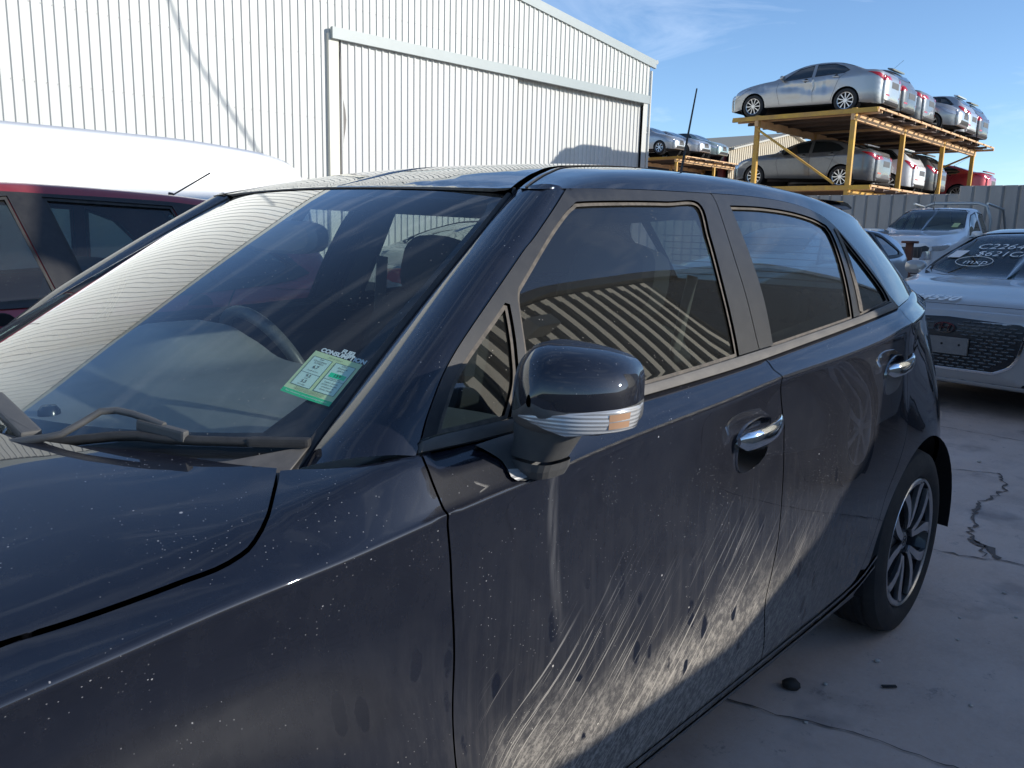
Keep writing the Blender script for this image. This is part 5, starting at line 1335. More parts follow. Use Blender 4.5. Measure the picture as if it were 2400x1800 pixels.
PS(bx(0,52,-.24,-.16,0,5.6),'interior_shade_sheet',BLACK)  # black slab stands in for the unlit space behind the doors
m=MB()
for a,b_ in((-.25,UR),(UR,2*UR+.25)):
    for (z0,z1) in((-.02,.24),):
        V=[SP(a,.07,gable(a)+z0),SP(b_,.07,gable(b_)+z0),SP(b_,.07,gable(b_)+z1),SP(a,.07,gable(a)+z1),SP(a,-.2,gable(a)+z1),SP(b_,-.2,gable(b_)+z1),SP(a,-.02,gable(a)+z0),SP(b_,-.02,gable(b_)+z0)]
        m.add(V,[(0,1,2,3),(3,2,5,4),(0,6,7,1)],None,False)
PS(m,'barge_flashing',FLA)
m=MB();V=[SP(-.25,.05,7.05),SP(UR,.05,gable(UR)+.22),SP(UR,-40,gable(UR)+.22),SP(-.25,-40,7.05),SP(52.25,.05,7.05),SP(52.25,-40,7.05)]
m.add(V,[(0,1,2,3),(1,4,5,2)],None,False);PS(m,'roof',mat('roof_sheet',(.5,.5,.47),.5))
m=MB();m.add([SP(0,0,0),SP(0,0,6.86),SP(0,-40,6.86),SP(0,-40,0)],[(0,1,2,3)],None,False);PS(m,'side_wall',WSH)
m=MB();m.tube([SP(-.30,.06,7.02),SP(-.30,-20,7.02)],.075,8);PS(m,'gutter',mat('gutter_grey',(.3,.32,.31),.5))
m=MB();m.tube([SP(-.05,.03,6.7),SP(-.05,.03,.1)],.045,8);PS(m,'downpipe',WSH)
m=MB()
for i in range(150):
    u=.146+.195*i
    for z in (1.0,2.4,3.8,5.2,6.4,7.6,8.8):
        if (u>12.5 or z>6) and z<gable(u)-.3:
            m.add([SP(u-.009,.0335,z-.009),SP(u+.009,.0335,z-.009),SP(u+.009,.0335,z+.009),SP(u-.009,.0335,z+.009)],[(0,1,2,3)],None,False)
tag(PS(m,'screw_heads',mat('screw_grey',(.18,.18,.17),.5)),kind='stuff')
# bent door edge: grey strip of wavy width
m=MB();V=[]
for i,z in enumerate(np.linspace(.05,5.6,26)):
    w_=.07+.05*math.sin(z*2.1)+.03*math.sin(z*5.3);V+=[SP(12.15,.052,z),SP(12.15-w_,.082,z)]
m.add(V,[(2*i,2*i+1,2*i+3,2*i+2) for i in range(25)],None,False);PS(m,'door_edge_strip',mat('door_edge_grey',(.20,.185,.17),.7))
# service cable that throws the thin shadow across the shed
pts=[]
for u,z in((16.9,8.0),(16.12,5.72),(15.77,4.87),(15.07,3.90),(14.22,2.81)):
    pts.append(SP(u,0,z)+SUN*14)
m=MB();cc=[Vector(a) for a in pts];fine=[]
for i in range(len(cc)-1):
    for k_ in range(6): fine.append(cc[i].lerp(cc[i+1],k_/6))
m.tube(fine+[cc[-1]],.035,8);o=m.build('hanging_cable',RUB);tag(o,'slack black cable hanging in the air over the yard towards the shed','cable')
# ---------------- tall wall and shed behind the viewer (they shade the yard) ----------------
op=thing('opposite_shed','grey corrugated shed wall standing across the yard behind the viewer','shed',(0,3.5,0))
def otop(x): return float(np.interp(x,[-24,-14,-10,-7.5,-5,-4,-3.45,-3.31,-2.88,-2.68,30],[4.5,4.7,4.6,4.25,4.15,3.9,3.0,1.71,1.46,1.37,1.37]))
DKW=mat('weathered_grey_sheet',(.20,.20,.185),.6)
TRL=bpy.data.materials.new('translucent_sheet');TRL.use_nodes=True;_n=TRL.node_tree;_n.nodes.remove(_n.nodes['Principled BSDF']);_t=_n.nodes.new('ShaderNodeBsdfTranslucent');_t.inputs[0].default_value=(.86,.80,.66,1);_d=_n.nodes.new('ShaderNodeBsdfDiffuse');_d.inputs[0].default_value=(.7,.66,.58,1);_m=_n.nodes.new('ShaderNodeMixShader');_m.inputs[0].default_value=.2
_n.links.new(_t.outputs[0],_m.inputs[1]);_n.links.new(_d.outputs[0],_m.inputs[2]);_n.links.new(_m.outputs[0],_n.nodes['Material Output'].inputs[0])
md=MB();ml=MB();x=-6.7;top_=lambda x:otop(x)
def wallstrip(mb,a,b_,d,z0=0,dz=0):
    mb.add([(a,d,z0),(b_,d,z0),(b_,d,otop(b_)-dz),(a,d,otop(a)-dz)],[(0,1,2,3)],None,False)
for i in range(24): a=-24+17.3*i/24;wallstrip(md,a,-24+17.3*(i+1)/24,0)
while x<-3.45:
    wallstrip(md,x,x+.10,0);wallstrip(ml,x+.10,x+.20,0,1.3,.08)
    md.add([(x+.10,0,0),(x+.20,0,0),(x+.20,0,1.3),(x+.10,0,1.3)],[(0,1,2,3)],None,False)
    md.add([(x+.10,0,otop(x+.10)-.08),(x+.20,0,otop(x+.20)-.08),(x+.20,0,otop(x+.20)),(x+.10,0,otop(x+.10))],[(0,1,2,3)],None,False)
    md.box((x+.045,-.02,otop(x)*.5-.1),(.03,.03,otop(x)-.25))
    x+=.20
for i in range(20): a=x+(30-x)*(i/20)**2;wallstrip(md,a,x+(30-x)*((i+1)/20)**2,0)
md.build('wall_sheet',DKW,op);ml.build('skylight_sheet',TRL,op)
m=MB()
for a,b_ in((-24,-14),(-14,-10),(-10,-7.5),(-7.5,-5),(-5,-4),(-4,-3.45)):
    m.beam((a,-.03,otop(a)+.03),(b_,-.03,otop(b_)+.03),.16,.10,up=(0,1,0))
m.build('barge_flashing',mat('pale_flashing',(.45,.44,.40),.5),op)
m=MB();m.box((-4.35,-.14,3.45),(.26,.2,.20),bev=.02);ob=m.build('air_conditioner',mat('ac_cream',(.6,.58,.52),.6),op)
# ---------------- steel fence ----------------
def fence(x0,y0,y1,h,label,name='fence'):
    t=thing(name,label,'fence',(x0,y0,0))
    m=MB();V=[];p=.30;n=int((y1-y0)/p)
    rnd=random.Random(5)
    for i in range(n):
        a=i*p
        for u,d_ in((0,0),(.02,.045),(.13,.045),(.15,0)): V+=[(d_,a+u*2*.999,0),(d_,a+u*2*.999,h)]
    m.add(V,[(2*i,2*i+2,2*i+3,2*i+1) for i in range(len(V)//2-1)],None,False)
    m.build('fence_sheet',mat('weathered_steel_fence',(.42,.40,.37),.6,noise=(1.6,(.24,.235,.23),.8,(1,1,.35))),t)
    m=MB()
    y=.2
    while y<y1-y0:
        q=MB();q.box((-.07,y,h/2),(.06,.06,h-.05));q.build('fence_post',mat('fence_post_grey',(.2,.2,.19),.6),t);y+=2.4
    m=MB();m.box((-.02,(y1-y0)/2,.35),(.04,y1-y0,.05));m.build('fence_rail',mat('fence_post_grey',(.2,.2,.19),.6),t)
    return t
fence(-20.5,-15,-3.85,2.38,'long grey weathered steel fence below the yellow car rack')
fence(-20.42,-3.95,8,2.55,'taller grey steel fence section at the right edge beside the rack')
# ---------------- yellow rack ----------------
YEL=mat('yellow_rack_steel',(.68,.40,.05),.55,noise=(2.5,(.36,.19,.08),.8),bump=(80,.05))
YEO=mat('faded_orange_beam',(.72,.45,.22),.6,noise=(3,(.48,.28,.14),.8))
DCK=mat('rusty_deck_plate',(.085,.062,.05),.75,noise=(1.2,(.16,.10,.07),.7))
def rack(name,label,x0,y0,nx,dx,wy,z1,z2,posts,loc=(0,0,0),rz=0):
    t=thing(name,label,'car rack',loc,rz)
    X1=x0-nx*dx
    for zz,up_ in((z2,1),(z1,0)):
        m=MB()
        for i in range(nx):
            for (a,b_) in((.03,.97),(1.03,1.97)):
                m.box((x0-i*dx-dx*(a+b_)/4,y0-wy/2-.16,zz-.03),(dx*(b_-a)/2,wy-.34,.035))
        m.build('deck_plate',DCK,t)
        for yy in(y0-.62,y0-wy+.75):
            q=MB();q.beam((x0+.05,yy,zz-.18),(X1-.1,yy,zz-.18),.10,.20);q.build('main_beam',YEO if up_ else YEL,t)
        for i in range(nx*2+1):
            q=MB();xx=x0-i*dx/2;q.beam((xx,y0+.02,zz-.085),(xx,y0-wy-.02,zz-.085),.07,.07);q.build('cross_beam',DCK if i%4 else YEO,t)
        for i in range(nx*2):
            q=MB();xx=x0-(i+.5)*dx/2;q.beam((xx,y0+.06,zz-.012),(xx-.0,y0-.28,zz-.012),.12,.02);q.build('deck_tab',YEO,t)
        q=MB();q.beam((x0,y0,zz-.02),(X1,y0,zz-.02),.05,.05);q.build('edge_rail',YEO,t)
        q=MB();q.beam((x0+.02,y0,zz-.06),(x0+.02,y0-wy,zz-.06),.07,.12);q.build('front_beam',YEL,t)
        q=MB();q.beam((x0-.3,y0,zz-.10),(x0-.3,y0-wy,zz-.10),.05,.05);q.build('front_beam',YEO,t)
    for i in posts:
        for yy in(y0-.62,y0-wy+.75):
            q=MB();q.box((x0-i,yy,(z2+.02)/2),(.11,.13,z2+.04),bev=.008);q.build('rack_post',YEL,t)
    q=MB();q.beam((x0+.08,y0-wy+.8,z2-.35),(x0+.08,y0-.95,z1+.05),.05,.09,up=(1,0,0));q.build('diagonal_brace',YEL,t)
    q=MB();q.beam((X1,y0-wy+.8,z1+.6),(X1,y0-.6,z2-.2),.05,.09,up=(1,0,0));q.build('diagonal_brace',YEL,t)
    return t
rack('car_rack','two-deck yellow steel rack stacked with wrecked cars behind the fence',-22.1,-6.55,6,1.92,4.1,2.72,4.68,(0.05,3.9,7.8,11.4))
# ---------------- far rack and beige shed ----------------
rack('far_car_rack','distant rusty rack of wrecked cars at the white shed corner',-37.6,-21.7,4,1.95,4.2,3.0,5.35,(0.1,4.0,7.6),(0,0,0))
BEI=mat('beige_sheet',(.50,.44,.33),.6,noise=(.8,(.42,.37,.29),.5,(1,1,.3)))
RFB=mat('tan_roof_sheet',(.40,.34,.24),.6)
fs=thing('far_shed','distant beige corrugated shed with dark open bay and maroon post','shed',(-45,-23.3,0))
m=MB();V=[];n=60
def fz(d): return 6.5+.205*min(d,16-d)
for i in range(n):
    a=i*16/n
    for u,dd in((0,0),(.45,0),(.55,.05),(.95,.05)): V+=[(-(a+u*16/n),dd,0),(-(a+u*16/n),dd,fz(a+u*16/n))]
m.add(V,[(2*i,2*i+2,2*i+3,2*i+1) for i in range(len(V)//2-1)],None,False);m.build('gable_wall',BEI,fs)
m=MB();m.add([(.15,.15,6.45),(-8,.15,8.14),(-8,-40,8.14),(.15,-40,6.45),(-16.15,.15,6.45),(-16.15,-40,6.45)],[(0,1,2,3),(1,4,5,2)],None,False);m.build('roof',RFB,fs)
m=MB();m.box((.05,-20,6.3),(.2,40,.35));m.build('eave_gutter',mat('pale_gutter',(.42,.40,.34),.6),fs)
m=MB();m.box((-.5,-20,3.1),(.1,40,6.2));m.build('bay_shade_sheet',BLACK,fs)  # black sheet stands in for the shade inside the open bay
m=MB();m.box((-.05,-.45,3.1),(.35,.35,6.2));m.build('corner_post',mat('maroon_post',(.20,.04,.045),.5),fs)
m=MB();m.beam((-.0,.16,6.42),(-8,.16,8.1),.1,.28,up=(0,1,0));m.beam((-16,.16,6.42),(-8,.16,8.1),.1,.28,up=(0,1,0));m.build('barge_flashing',mat('pale_gutter',(.42,.40,.34),.6),fs)
# ---------------- rusty stand ----------------
RST=mat('rusty_steel',(.12,.05,.035),.8,noise=(12,(.20,.09,.05),.7))
t=thing('steel_stand','rusty T-shaped steel stand in front of the white pickup','stand',(-14,-2.87,0))
m=MB();m.box((0,0,.64),(.085,.10,1.26));m.build('stand_stem',RST,t)
m=MB();m.lathe([(0,.0),(.125,-.0),(.135,.02),(.125,.04),(0,.04)],(0,0,1.26),(0,0,1),24);m.build('stand_plate',RST,t)
m=MB();m.box((0,0,.02),(.6,.6,.03));m.build('stand_foot',RST,t)

q=MB();q.box((-17.3,-1.0,.15),(7.4,16,.30),bev=.02);tag(q.build('raised_slab',concrete()),kind='structure')
# ---------------- vehicle placement ----------------
def surf_at(fn,s_,x,y):
    ws=np.linspace(3.9,9,220);S=np.array([s_(w) for w in ws]);P=fn(np.full(220,x),S);o=np.argsort(P[:,1]);return float(np.interp(abs(y),P[o,1],P[o,2]))
def script_on(name,txt,size,m_,root,fn,s_,x0,y0,sh=.18,sx=1,lift=.006,bold=.001,up=-1):
    me=textobj(txt,size,m_,None,Matrix.Identity(4),ext=.0,bold=bold,align='LEFT',shear=sh,sx=sx)
    bm=bmesh.new();bm.from_mesh(me);bmesh.ops.subdivide_edges(bm,edges=bm.edges[:],cuts=1)
    for v in bm.verts:
        u,w_=v.co.x,v.co.y;y=y0+u;x=x0+up*w_
        z=surf_at(fn,s_,x,y);z2=surf_at(fn,s_,x-.02,y)
        n=Vector((z2-z,0,.02)).normalized();n=Vector((abs(n.x) if z2>z else -abs(n.x),0,n.z))
        v.co=Vector((x,y,z))+n*lift
    me2=bpy.data.meshes.new(name);bm.to_mesh(me2);bm.free();me2.materials.append(m_);o=bpy.data.objects.new(name,me2);C.objects.link(o);o.parent=root;return o
MARK=mat('white_paint_marker',(.85,.86,.84),.6)
SIL=paintm('silver_paint',(.42,.43,.44),.75,.32,.16)
SIL2=paintm('pale_silver_paint',(.50,.51,.53),.7,.3,.14)
GRYP=paintm('mid_grey_paint',(.13,.14,.155),.6,.3,.14)
DGR=paintm('dark_grey_paint',(.055,.06,.065),.5,.3,.12)
WHP=paintm('white_car_paint',(.78,.78,.77),0,.35,.04)
REDP=paintm('deep_red_paint',(.32,.010,.022),.35,.3,.13,(.30,.20,.20))
REDB=paintm('bright_red_paint',(.42,.010,.02),.35,.3,.05)
BLUS=paintm('ice_blue_paint',(.46,.53,.60),.6,.3,.1)
NAVY=paintm('ink_blue_paint',(.012,.014,.025),.3,.3,.06)
TAIL=lambda a=3.55,x=-2.16,l=.55:('tail_lamp',[(x,a+.42),(x,a-.55),(x+.12,a-.75),(x+l*.55,a-.1),(x+l,a+.38)],LAMPR)
BK=lambda w=.26,z=.80:[('number_plate_recess',[(-w,z-.08),(w,z-.08),(w,z+.08),(-w,z+.08)],PLATE,.006)]
def back(hwid,z0,z1,y0,plz=.82,red=LAMPR,extra=[]):
    return [('*tail_lamp',[(y0,z0+.03),(hwid-.005,z0),(hwid-.02,z1),(y0+.06,z1-.02)],red,.008),
            ('boot_gap',[(-hwid+.12,z0-.10),(hwid-.12,z0-.10),(hwid-.12,z0-.094),(-hwid+.12,z0-.094)],BLACK,.003),
            ('*rear_reflector',[(hwid-.25,.42),(hwid-.08,.43),(hwid-.09,.47),(hwid-.24,.465)],LAMPR,.006),
            ('bumper_lip',[(-hwid+.1,.235),(hwid-.1,.235),(hwid-.06,.33),(-hwid+.06,.33)],RUB,.006)]+BK(.25,plz)+extra
def front(hwid,z0,z1,y0):
    return [('*head_lamp',[(y0,z0+.02),(hwid-.02,z0+.06),(hwid-.06,z1+.02),(y0+.05,z1-.03)],LAMPW,.008),
            ('grille',[(-y0+.05,z0-.02),(y0-.05,z0-.02),(y0-.08,z1-.02),(-y0+.08,z1-.02)],RUB,.004),
            ('lower_intake',[(-.45,.27),(.45,.27),(.40,.40),(-.40,.40)],RUB,.005),
            ('number_plate',[(-.2,.44),(.2,.44),(.2,.54),(-.2,.54)],PLATE,.012)]
UPG='wrecked cars on the top deck of the yellow rack';LOG='wrecked cars on the lower deck of the yellow rack'
sd=lambda **k:sedan(lamps=[('tail_lamp',[(-2.20,3.95),(-2.20,3.1),(-2.10,3.05),(-1.95,3.5),(-1.84,3.98)],LAMPR),('head_lamp',[(2.12,3.9),(2.12,2.9),(1.95,2.9),(1.62,3.6),(1.5,3.95)],LAMPW)],back=back(.60,.80,.95,.28,.72),front=front(.62,.55,.68,.28),**k)
# crushed silver sedan
civ,fnc,sc,_,_=gencar('wrecked_sedan','silver sedan with crumpled scraped side, nearest on the top deck','car',sd(step=.06,handles=[(-1.02,3.65)],rim=0) if 0 else sd(step=.06),SIL,(-23.45,-8.98,4.70),R(-90),UPG,True,-.02,rim=.225)
# dents: push the near side in around the doors
def dent(root,spots):
    for o in [k for k in bpy.data.objects if k.parent==root and k.type=='MESH' and k.name.startswith(('body_panel','side_window','door_gap'))]:
        cn=False
        for v in o.data.vertices:
            if v.co.y>.4:
                for(x,z,rx,rz,dp) in spots:
                    q=((v.co.x-x)/rx)**2+((v.co.z-z)/rz)**2
                    if q<4: v.co.y-=dp*.55*math.exp(-q*1.2)*(1+.25*math.sin(v.co.x*31))
        o.data.normals_split_custom_set([(0,0,0)]*len(o.data.loops))
dent(civ,[(.25,.78,.35,.10,.07),(-.30,.66,.25,.16,.06),(-.75,.74,.22,.2,.08),(1.15,.80,.28,.10,.07),(.1,.45,.5,.06,.03)])
m=MB();p=fnc(np.array([-.42]),np.array([sc(3.5)]))[0];pts=[(-.40,p[1]+.004,.92),(-.385,p[1]+.006,.84),(-.41,p[1]+.002,.76),(-.40,p[1]-.0,.70),(-.37,p[1]-.002,.62)];m.tube(pts,[.03,.035,.03,.028,.018],8);m.build('torn_door_trim',mat('torn_white_trim',(.75,.74,.7),.6),civ)
m=MB();
for (x,z,l,a) in((.9,.84,.5,-.2),(.35,.70,.7,.1),(-.6,.62,.4,.5),(.2,.80,.5,.15),(1.3,.72,.25,.8)):
    patch(m,fnc,[ribbon(cr([(x,sc(3.3+(z-.8)*3)),(x-l*.5,sc(3.25+(z-.8)*3+a*.2)),(x-l,sc(3.3+(z-.8)*3+a))],.05),.012,.006)],.05,-.02,0,0,1)
m.build('scrape_mark',mat('scraped_primer',(.30,.24,.19),.8),civ)
for v in [o for o in bpy.data.objects if o.parent==civ and o.name.startswith('scrape')]: bpy.data.objects.remove(v)
hb=lambda **k:hatch(lamps=[('tail_lamp',[(-1.88,3.9),(-1.88,3.0),(-1.78,3.0),(-1.66,3.6),(-1.70,4.1),(-1.80,4.2)],LAMPR),('head_lamp',[(1.92,3.9),(1.92,3.0),(1.78,2.9),(1.45,3.7),(1.4,3.95)],LAMPW)],back=back(.58,.76,.92,.38,.66),front=front(.60,.55,.70,.26),**k)
gencar('wrecked_hatchback','charcoal hatchback second on the top deck with a hanging rear bumper','car',hb(aerial=(-1.3,0,-.35,.28)),DGR,(-25.5,-8.85,4.72),R(-91),UPG,True)
gencar('wrecked_sedan','dark grey sedan third on the top deck between the charcoal hatch and silver one','car',sd(aerial=(-.9,0,-.45,.3)),GRYP,(-27.5,-9.25,4.72),R(-89),UPG,True)
gencar('wrecked_hatchback','silver hatchback parked nose outwards with its headlamp showing, top deck','car',hb(),SIL,(-29.4,-8.5,4.72),R(90),UPG,True)
gencar('wrecked_hatchback','silver hatchback fifth along the top deck with dark rear glass','car',hb(),SIL2,(-31.2,-8.65,4.72),R(-90),UPG,True)
gencar('wrecked_hatchback','ink blue hatchback at the far end of the top deck','car',hb(),NAVY,(-32.95,-8.7,4.72),R(-92),UPG,True)
kia,*_=gencar('wrecked_sedan','mid grey sedan, nearest on the lower deck behind the yellow brace','car',sd(step=.06),GRYP,(-24.75,-9.45,2.80),R(-90),LOG,True,-.03,rim=.23)
gencar('wrecked_hatchback','pale silver hatchback squeezed between the grey sedan and white hatch, lower deck','car',hb(),SIL2,(-26.5,-9.7,2.76),R(-90),LOG,True)
gencar('wrecked_hatchback','white hatchback with red tail lamp on the lower deck','car',hb(),WHP,(-28.4,-9.25,2.78),R(-90),LOG,True)
gencar('wrecked_hatchback','charcoal hatchback right of the white one on the lower deck','car',hb(),DGR,(-30.3,-9.15,2.76),R(-90),LOG,True)
gencar('wrecked_sedan','bright red sedan alone at the right end of the rack','car',sd(aerial=(-.9,0,-.5,.3),step=.07,spoiler=(-2.12,1.12,.6)),REDB,(-34.6,-8.95,2.76),R(-90),LOG,True,0,rim=.23)
FG_='wrecked cars on the distant rack beside the white shed'
for lab,pt,x,y,rz,ty in(('distant dark-fronted silver hatchback half hidden by the shed corner',SIL,-37.0,-23.7,90,hb),('distant silver sedan with pale headlamp, middle of the far rack',SIL2,-38.8,-23.5,90,sd),('distant pale green silver hatchback at the right end of the far rack',paintm('pale_green_paint',(.30,.40,.38),.6,.3,.1),-40.7,-23.3,90,hb)):
    gencar('wrecked_car',lab,'car',ty(),pt,(x,y,5.38),R(rz),FG_,True)
# ---- red hatchback and white van beyond the dark car
redc,*_=gencar('parked_car','deep red hatchback parked close on the far side of the dark hatchback','car',
   hatch(step=.06,aerial=(-1.15,.12,-.22,.13),spoiler=None,lamps=[('tail_lamp',[(-1.88,4.0),(-1.88,3.0),(-1.82,2.85),(-1.62,3.35),(-1.30,4.02),(-1.62,4.15)],LAMPR),('head_lamp',[(1.92,3.9),(1.92,3.0),(1.78,2.9),(1.45,3.7),(1.4,3.95)],LAMPW)],back=back(.68,.80,.97,.46,.68),front=front(.60,.55,.70,.26)),REDP,(-.42,-2.56,-.035),R(1.5),None,False)
VAN=dict(nose=2.40,tail=-2.50,wr=.34,axles=(1.55,-1.5),step=.09,
  hw=[(2.40,.70),(2.2,.82),(1.9,.90),(1.4,.93),(-1.8,.93),(-2.2,.91),(-2.4,.86),(-2.50,.76)],
  top=[(2.40,.85),(2.2,.98),(1.8,1.10),(1.5,1.22),(.95,1.66),(.6,1.83),(.1,1.93),(-1.2,1.935),(-1.9,1.90),(-2.2,1.86),(-2.38,1.80),(-2.50,1.70)],
  belt=[(2.40,.76),(1.9,.92),(1.3,1.05),(.7,1.50),(-2.0,1.55),(-2.5,1.45)],tum=.10,
  side=[],
  ws=[(.62,9),(.66,8),(.80,7.5),(1.25,7.3),(1.40,8.2),(1.44,9)],rw=None,
  cuts=[[(.05,4.1),(.05,2),(.05,.8)]],handles=[(.2,3.5)],mirrors=[(1.2,4.4,1)],cab=(.9,-1.2,.5),wstyle='star',spokes=7,mid=-.3,back=back(.74,.75,1.1,.60,.6),front=front(.7,.6,.78,.3),aerial=(.4,.2,.08,.30))
gencar('parked_van','tall windowless white van behind the red hatchback in front of the shed','van',VAN,WHP,(-1.3,-5.35,0),R(2),None,False,glassm=CARG)
gencar('parked_car','silver sedan standing behind the red hatchback, seen through the dark car','car',sd(),SIL,(-6.6,-4.1,0),R(168),None,True)
gencar('parked_car','pale blue hatchback between the dark car tail and the white pickup','car',hb(),BLUS,(-10.9,-3.45,0),R(-12),None,True)
# ---- neighbours behind the viewer, seen only as reflections
gencar('parked_car','charcoal hatchback parked beside the opposite shed wall, left of the silver hatchback','car',hb(),DGR,(-5.5,2.5,0),R(0),None,True)
# ---- silver hatchback facing us on the right
HY=hatch(nose=2.02,tail=-2.1,axles=(1.30,-1.35),wr=.32,step=.05,
  hw=[(2.02,.74),(1.9,.80),(1.7,.855),(1.3,.895),(.6,.90),(-1.4,.90),(-1.8,.86),(-2.1,.70)],
  top=[(2.02,.79),(1.9,.85),(1.7,.89),(1.3,.955),(1.05,.985),(.92,1.01),(.45,1.24),(.1,1.395),(-.3,1.45),(-.9,1.44),(-1.4,1.37),(-1.8,1.12),(-2.1,.98)],
  belt=[(2.02,.70),(1.6,.80),(1.1,.90),(.5,.94),(-.6,.97),(-1.4,1.0),(-2.1,.92)],nb=.10,
  side=[[(.62,4.35),(.46,5.5),(.14,6.72),(-.28,6.85),(-.34,4.35)],[(-.43,4.35),(-.38,6.85),(-1.0,6.8),(-1.30,6.0),(-1.36,4.5)]],
  ws=[(.03,9),(.07,8.2),(.16,7.5),(.78,7.3),(.92,8.1),(.985,9)],rw=[(-1.42,9),(-1.43,8.2),(-1.45,7.5),(-1.75,7.3),(-1.82,8.2),(-1.83,9)],
  lamps=[('head_lamp',[(2.02,3.8),(2.02,3.0),(1.80,2.9),(1.45,3.6),(1.35,3.95)],LAMPW)],front=[],cuts=[[(.66,3.9),(.68,2.6),(.56,.8)]],mirrors=[(.50,4.5,1)],spoiler=None)
GRM=mat('grille_black',(.015,.015,.017),.35)
HY['front']=[('*head_lamp',[(.60,.60),(.70,.62),(.70,.70),(.62,.72)],LAMPW,.006)]
hyR=R(-6)
HYL=Vector((-5.76,-.08,0));
hyl=Vector((math.cos(hyR),math.sin(hyR),0))
SIL3=paintm('light_neutral_silver',(.40,.395,.39),.4,.3,.12)
hy,fnh,sh_,gN,gT=gencar('parked_car','silver hatchback facing us at right with white marker writing on windscreen and bonnet','car',HY,SIL3,tuple(Vector((-6.5,-.21,0))-hyl*2.15),hyR,None,False)
grl=[(-.56,.69),(-.50,.715),(0,.735),(.50,.715),(.56,.69),(.50,.44),(.40,.36),(.36,.345),(-.36,.345),(-.40,.36),(-.50,.44)]
m=MB();patch(m,gN,[grl],.05,.003,.006,0,1);gr=m.build('grille',GRM,hy)
m=MB()
# raised scale pattern of the grille
for r in range(15):
    z=.365+r*.0245
    for c_ in range(-8,9):
        y=c_*.072+(.036 if r%2 else 0)
        hw_=float(np.interp(z,[.345,.44,.69,.735],[.36,.50,.56,.2]))
        if abs(y)<hw_-.03 and not(abs(y)<.195 and .45<z<.60) and not(abs(y)<.09 and z>.60):
            P=gN(np.array([y]),np.array([z]))[0];m.box((P[0]+.006,P[1],P[2]),(.010,.052,.011),bev=.003)
m.build('grille_mesh',mat('grille_gloss',(.05,.052,.055),.25,coat=1),gr)
m=MB();patch(m,gN,[ribbon(cr([grl[-3],grl[-2],grl[-1],grl[0]],.03),.008),],.03,.008,.008,0,1);patch(m,gN,[ribbon(cr([grl[4],grl[5],grl[6],grl[7]],.03),.008)],.03,.008,.008,0,1);patch(m,gN,[ribbon(cr([grl[7],(0,.343),grl[8]],.03),.008)],.03,.008,.008,0,1);m.build('grille_frame',CHR,gr)
x0=float(gN(np.array([0.]),np.array([.52]))[0][0])
m=MB();m.box((x0+.02,0,.522),(.018,.372,.128),bev=.004)
o=m.build('plate_bracket',BAR,hy)
for y in(-.125,0,.125):
    q=MB();q.lathe([(0,.0),(.009,.0),(.009,.002),(0,.002)],(x0+.0292,y,.532),(1,0,0),12);q.build('bracket_hole',BLACK,o)
xe=float(gN(np.array([0.]),np.array([.655]))[0][0])+.012
em=MB();k=40;oc=[(.078*math.cos(t_),.655+.041*math.sin(t_)) for t_ in np.linspace(0,2*math.pi,k,endpoint=False)];ic=[(.068*math.cos(t_),.655+.033*math.sin(t_)) for t_ in np.linspace(0,2*math.pi,k,endpoint=False)]
for i in range(k): em.prism([oc[i],oc[(i+1)%k],ic[(i+1)%k],ic[i]],lambda a,b_,d:(xe+d,a,b_),0,.010)
for pl in([(-.046,-.026),(-.030,-.026),(-.012,.028),(-.030,.028)],[(.030,-.026-.0),(.012,-.026),(.030,.028),(.046,.026)],[(-.024,-.006),(.018,.002),(.024,.008),(-.018,.004)]):
    em.prism([(a,b_+.655) for a,b_ in pl],lambda a,b_,d:(xe+d,a,b_),0,.009)
em.build('badge',CHR,gr)
for nm,pl,mt,of in(('lower_lip',[(-.62,.315),(.62,.315),(.66,.285),(-.66,.285)],BLACK,.006),('lower_blade',[(-.60,.262),(.60,.262),(.58,.240),(-.58,.240)],SIL3,.010),('lower_intake',[(-.58,.285),(.58,.285),(.58,.262),(-.58,.262)],BLACK,.002)):
    m=MB();patch(m,gN,[pl],.06,of,.01,0,1);m.build(nm,mt,hy)
m=MB();patch(m,fnh,[ribbon(cr([(1.93,sh_(4.2)),(1.945,sh_(6)),(1.955,sh_(7.5)),(1.96,sh_(9)-.002)],.04),.0025)],.04,.001,0,0,1);patch(m,fnh,[ribbon(cr([(1.93,sh_(4.2)),(1.945,sh_(6)),(1.955,sh_(7.5)),(1.96,sh_(9)-.002)],.04),.0025)],.04,.001,0,0,-1);m.build('bonnet_gap',BLACK,hy)
script_on('marker_writing','C226453',.13,MARK,hy,fnh,sh_,.40,-.46,.25,1.12,bold=-.001)
script_on('marker_writing','$621CAG',.115,MARK,hy,fnh,sh_,.53,-.42,.25,1.15,bold=-.001)
script_on('marker_writing','mxp',.10,MARK,hy,fnh,sh_,.665,-.47,.2,1.15,bold=-.001)
script_on('marker_writing','64530',.10,MARK,hy,fnh,sh_,1.985,-.36,.25,1.1,bold=-.004) if 0 else script_on('marker_writing','64530',.12,MARK,hy,fnh,sh_,1.88,-.38,.25,1.2,lift=.010,bold=.002,up=-1.3)
m=MB();el_=[]
for t_ in np.linspace(0,2*math.pi,48,endpoint=False):
    x=.66+.052*math.sin(t_)*1.5;y=-.38+.155*math.cos(t_);el_.append(Vector((x,y,surf_at(fnh,sh_,x,y)+.008)))
m.tube(el_,.0028,5,closed=True);m.build('marker_ring',MARK,hy)
m=MB();q=[]
for (x,y) in((.48,-.60),(.48,-.49),(.60,-.53),(.60,-.64)): q.append((x,y,surf_at(fnh,sh_,x,y)+.006))
m.add(q,[(0,1,2,3)],None,False);m.build('paper_tag',mat('paper_tag_white',(.8,.78,.76),.7),hy)
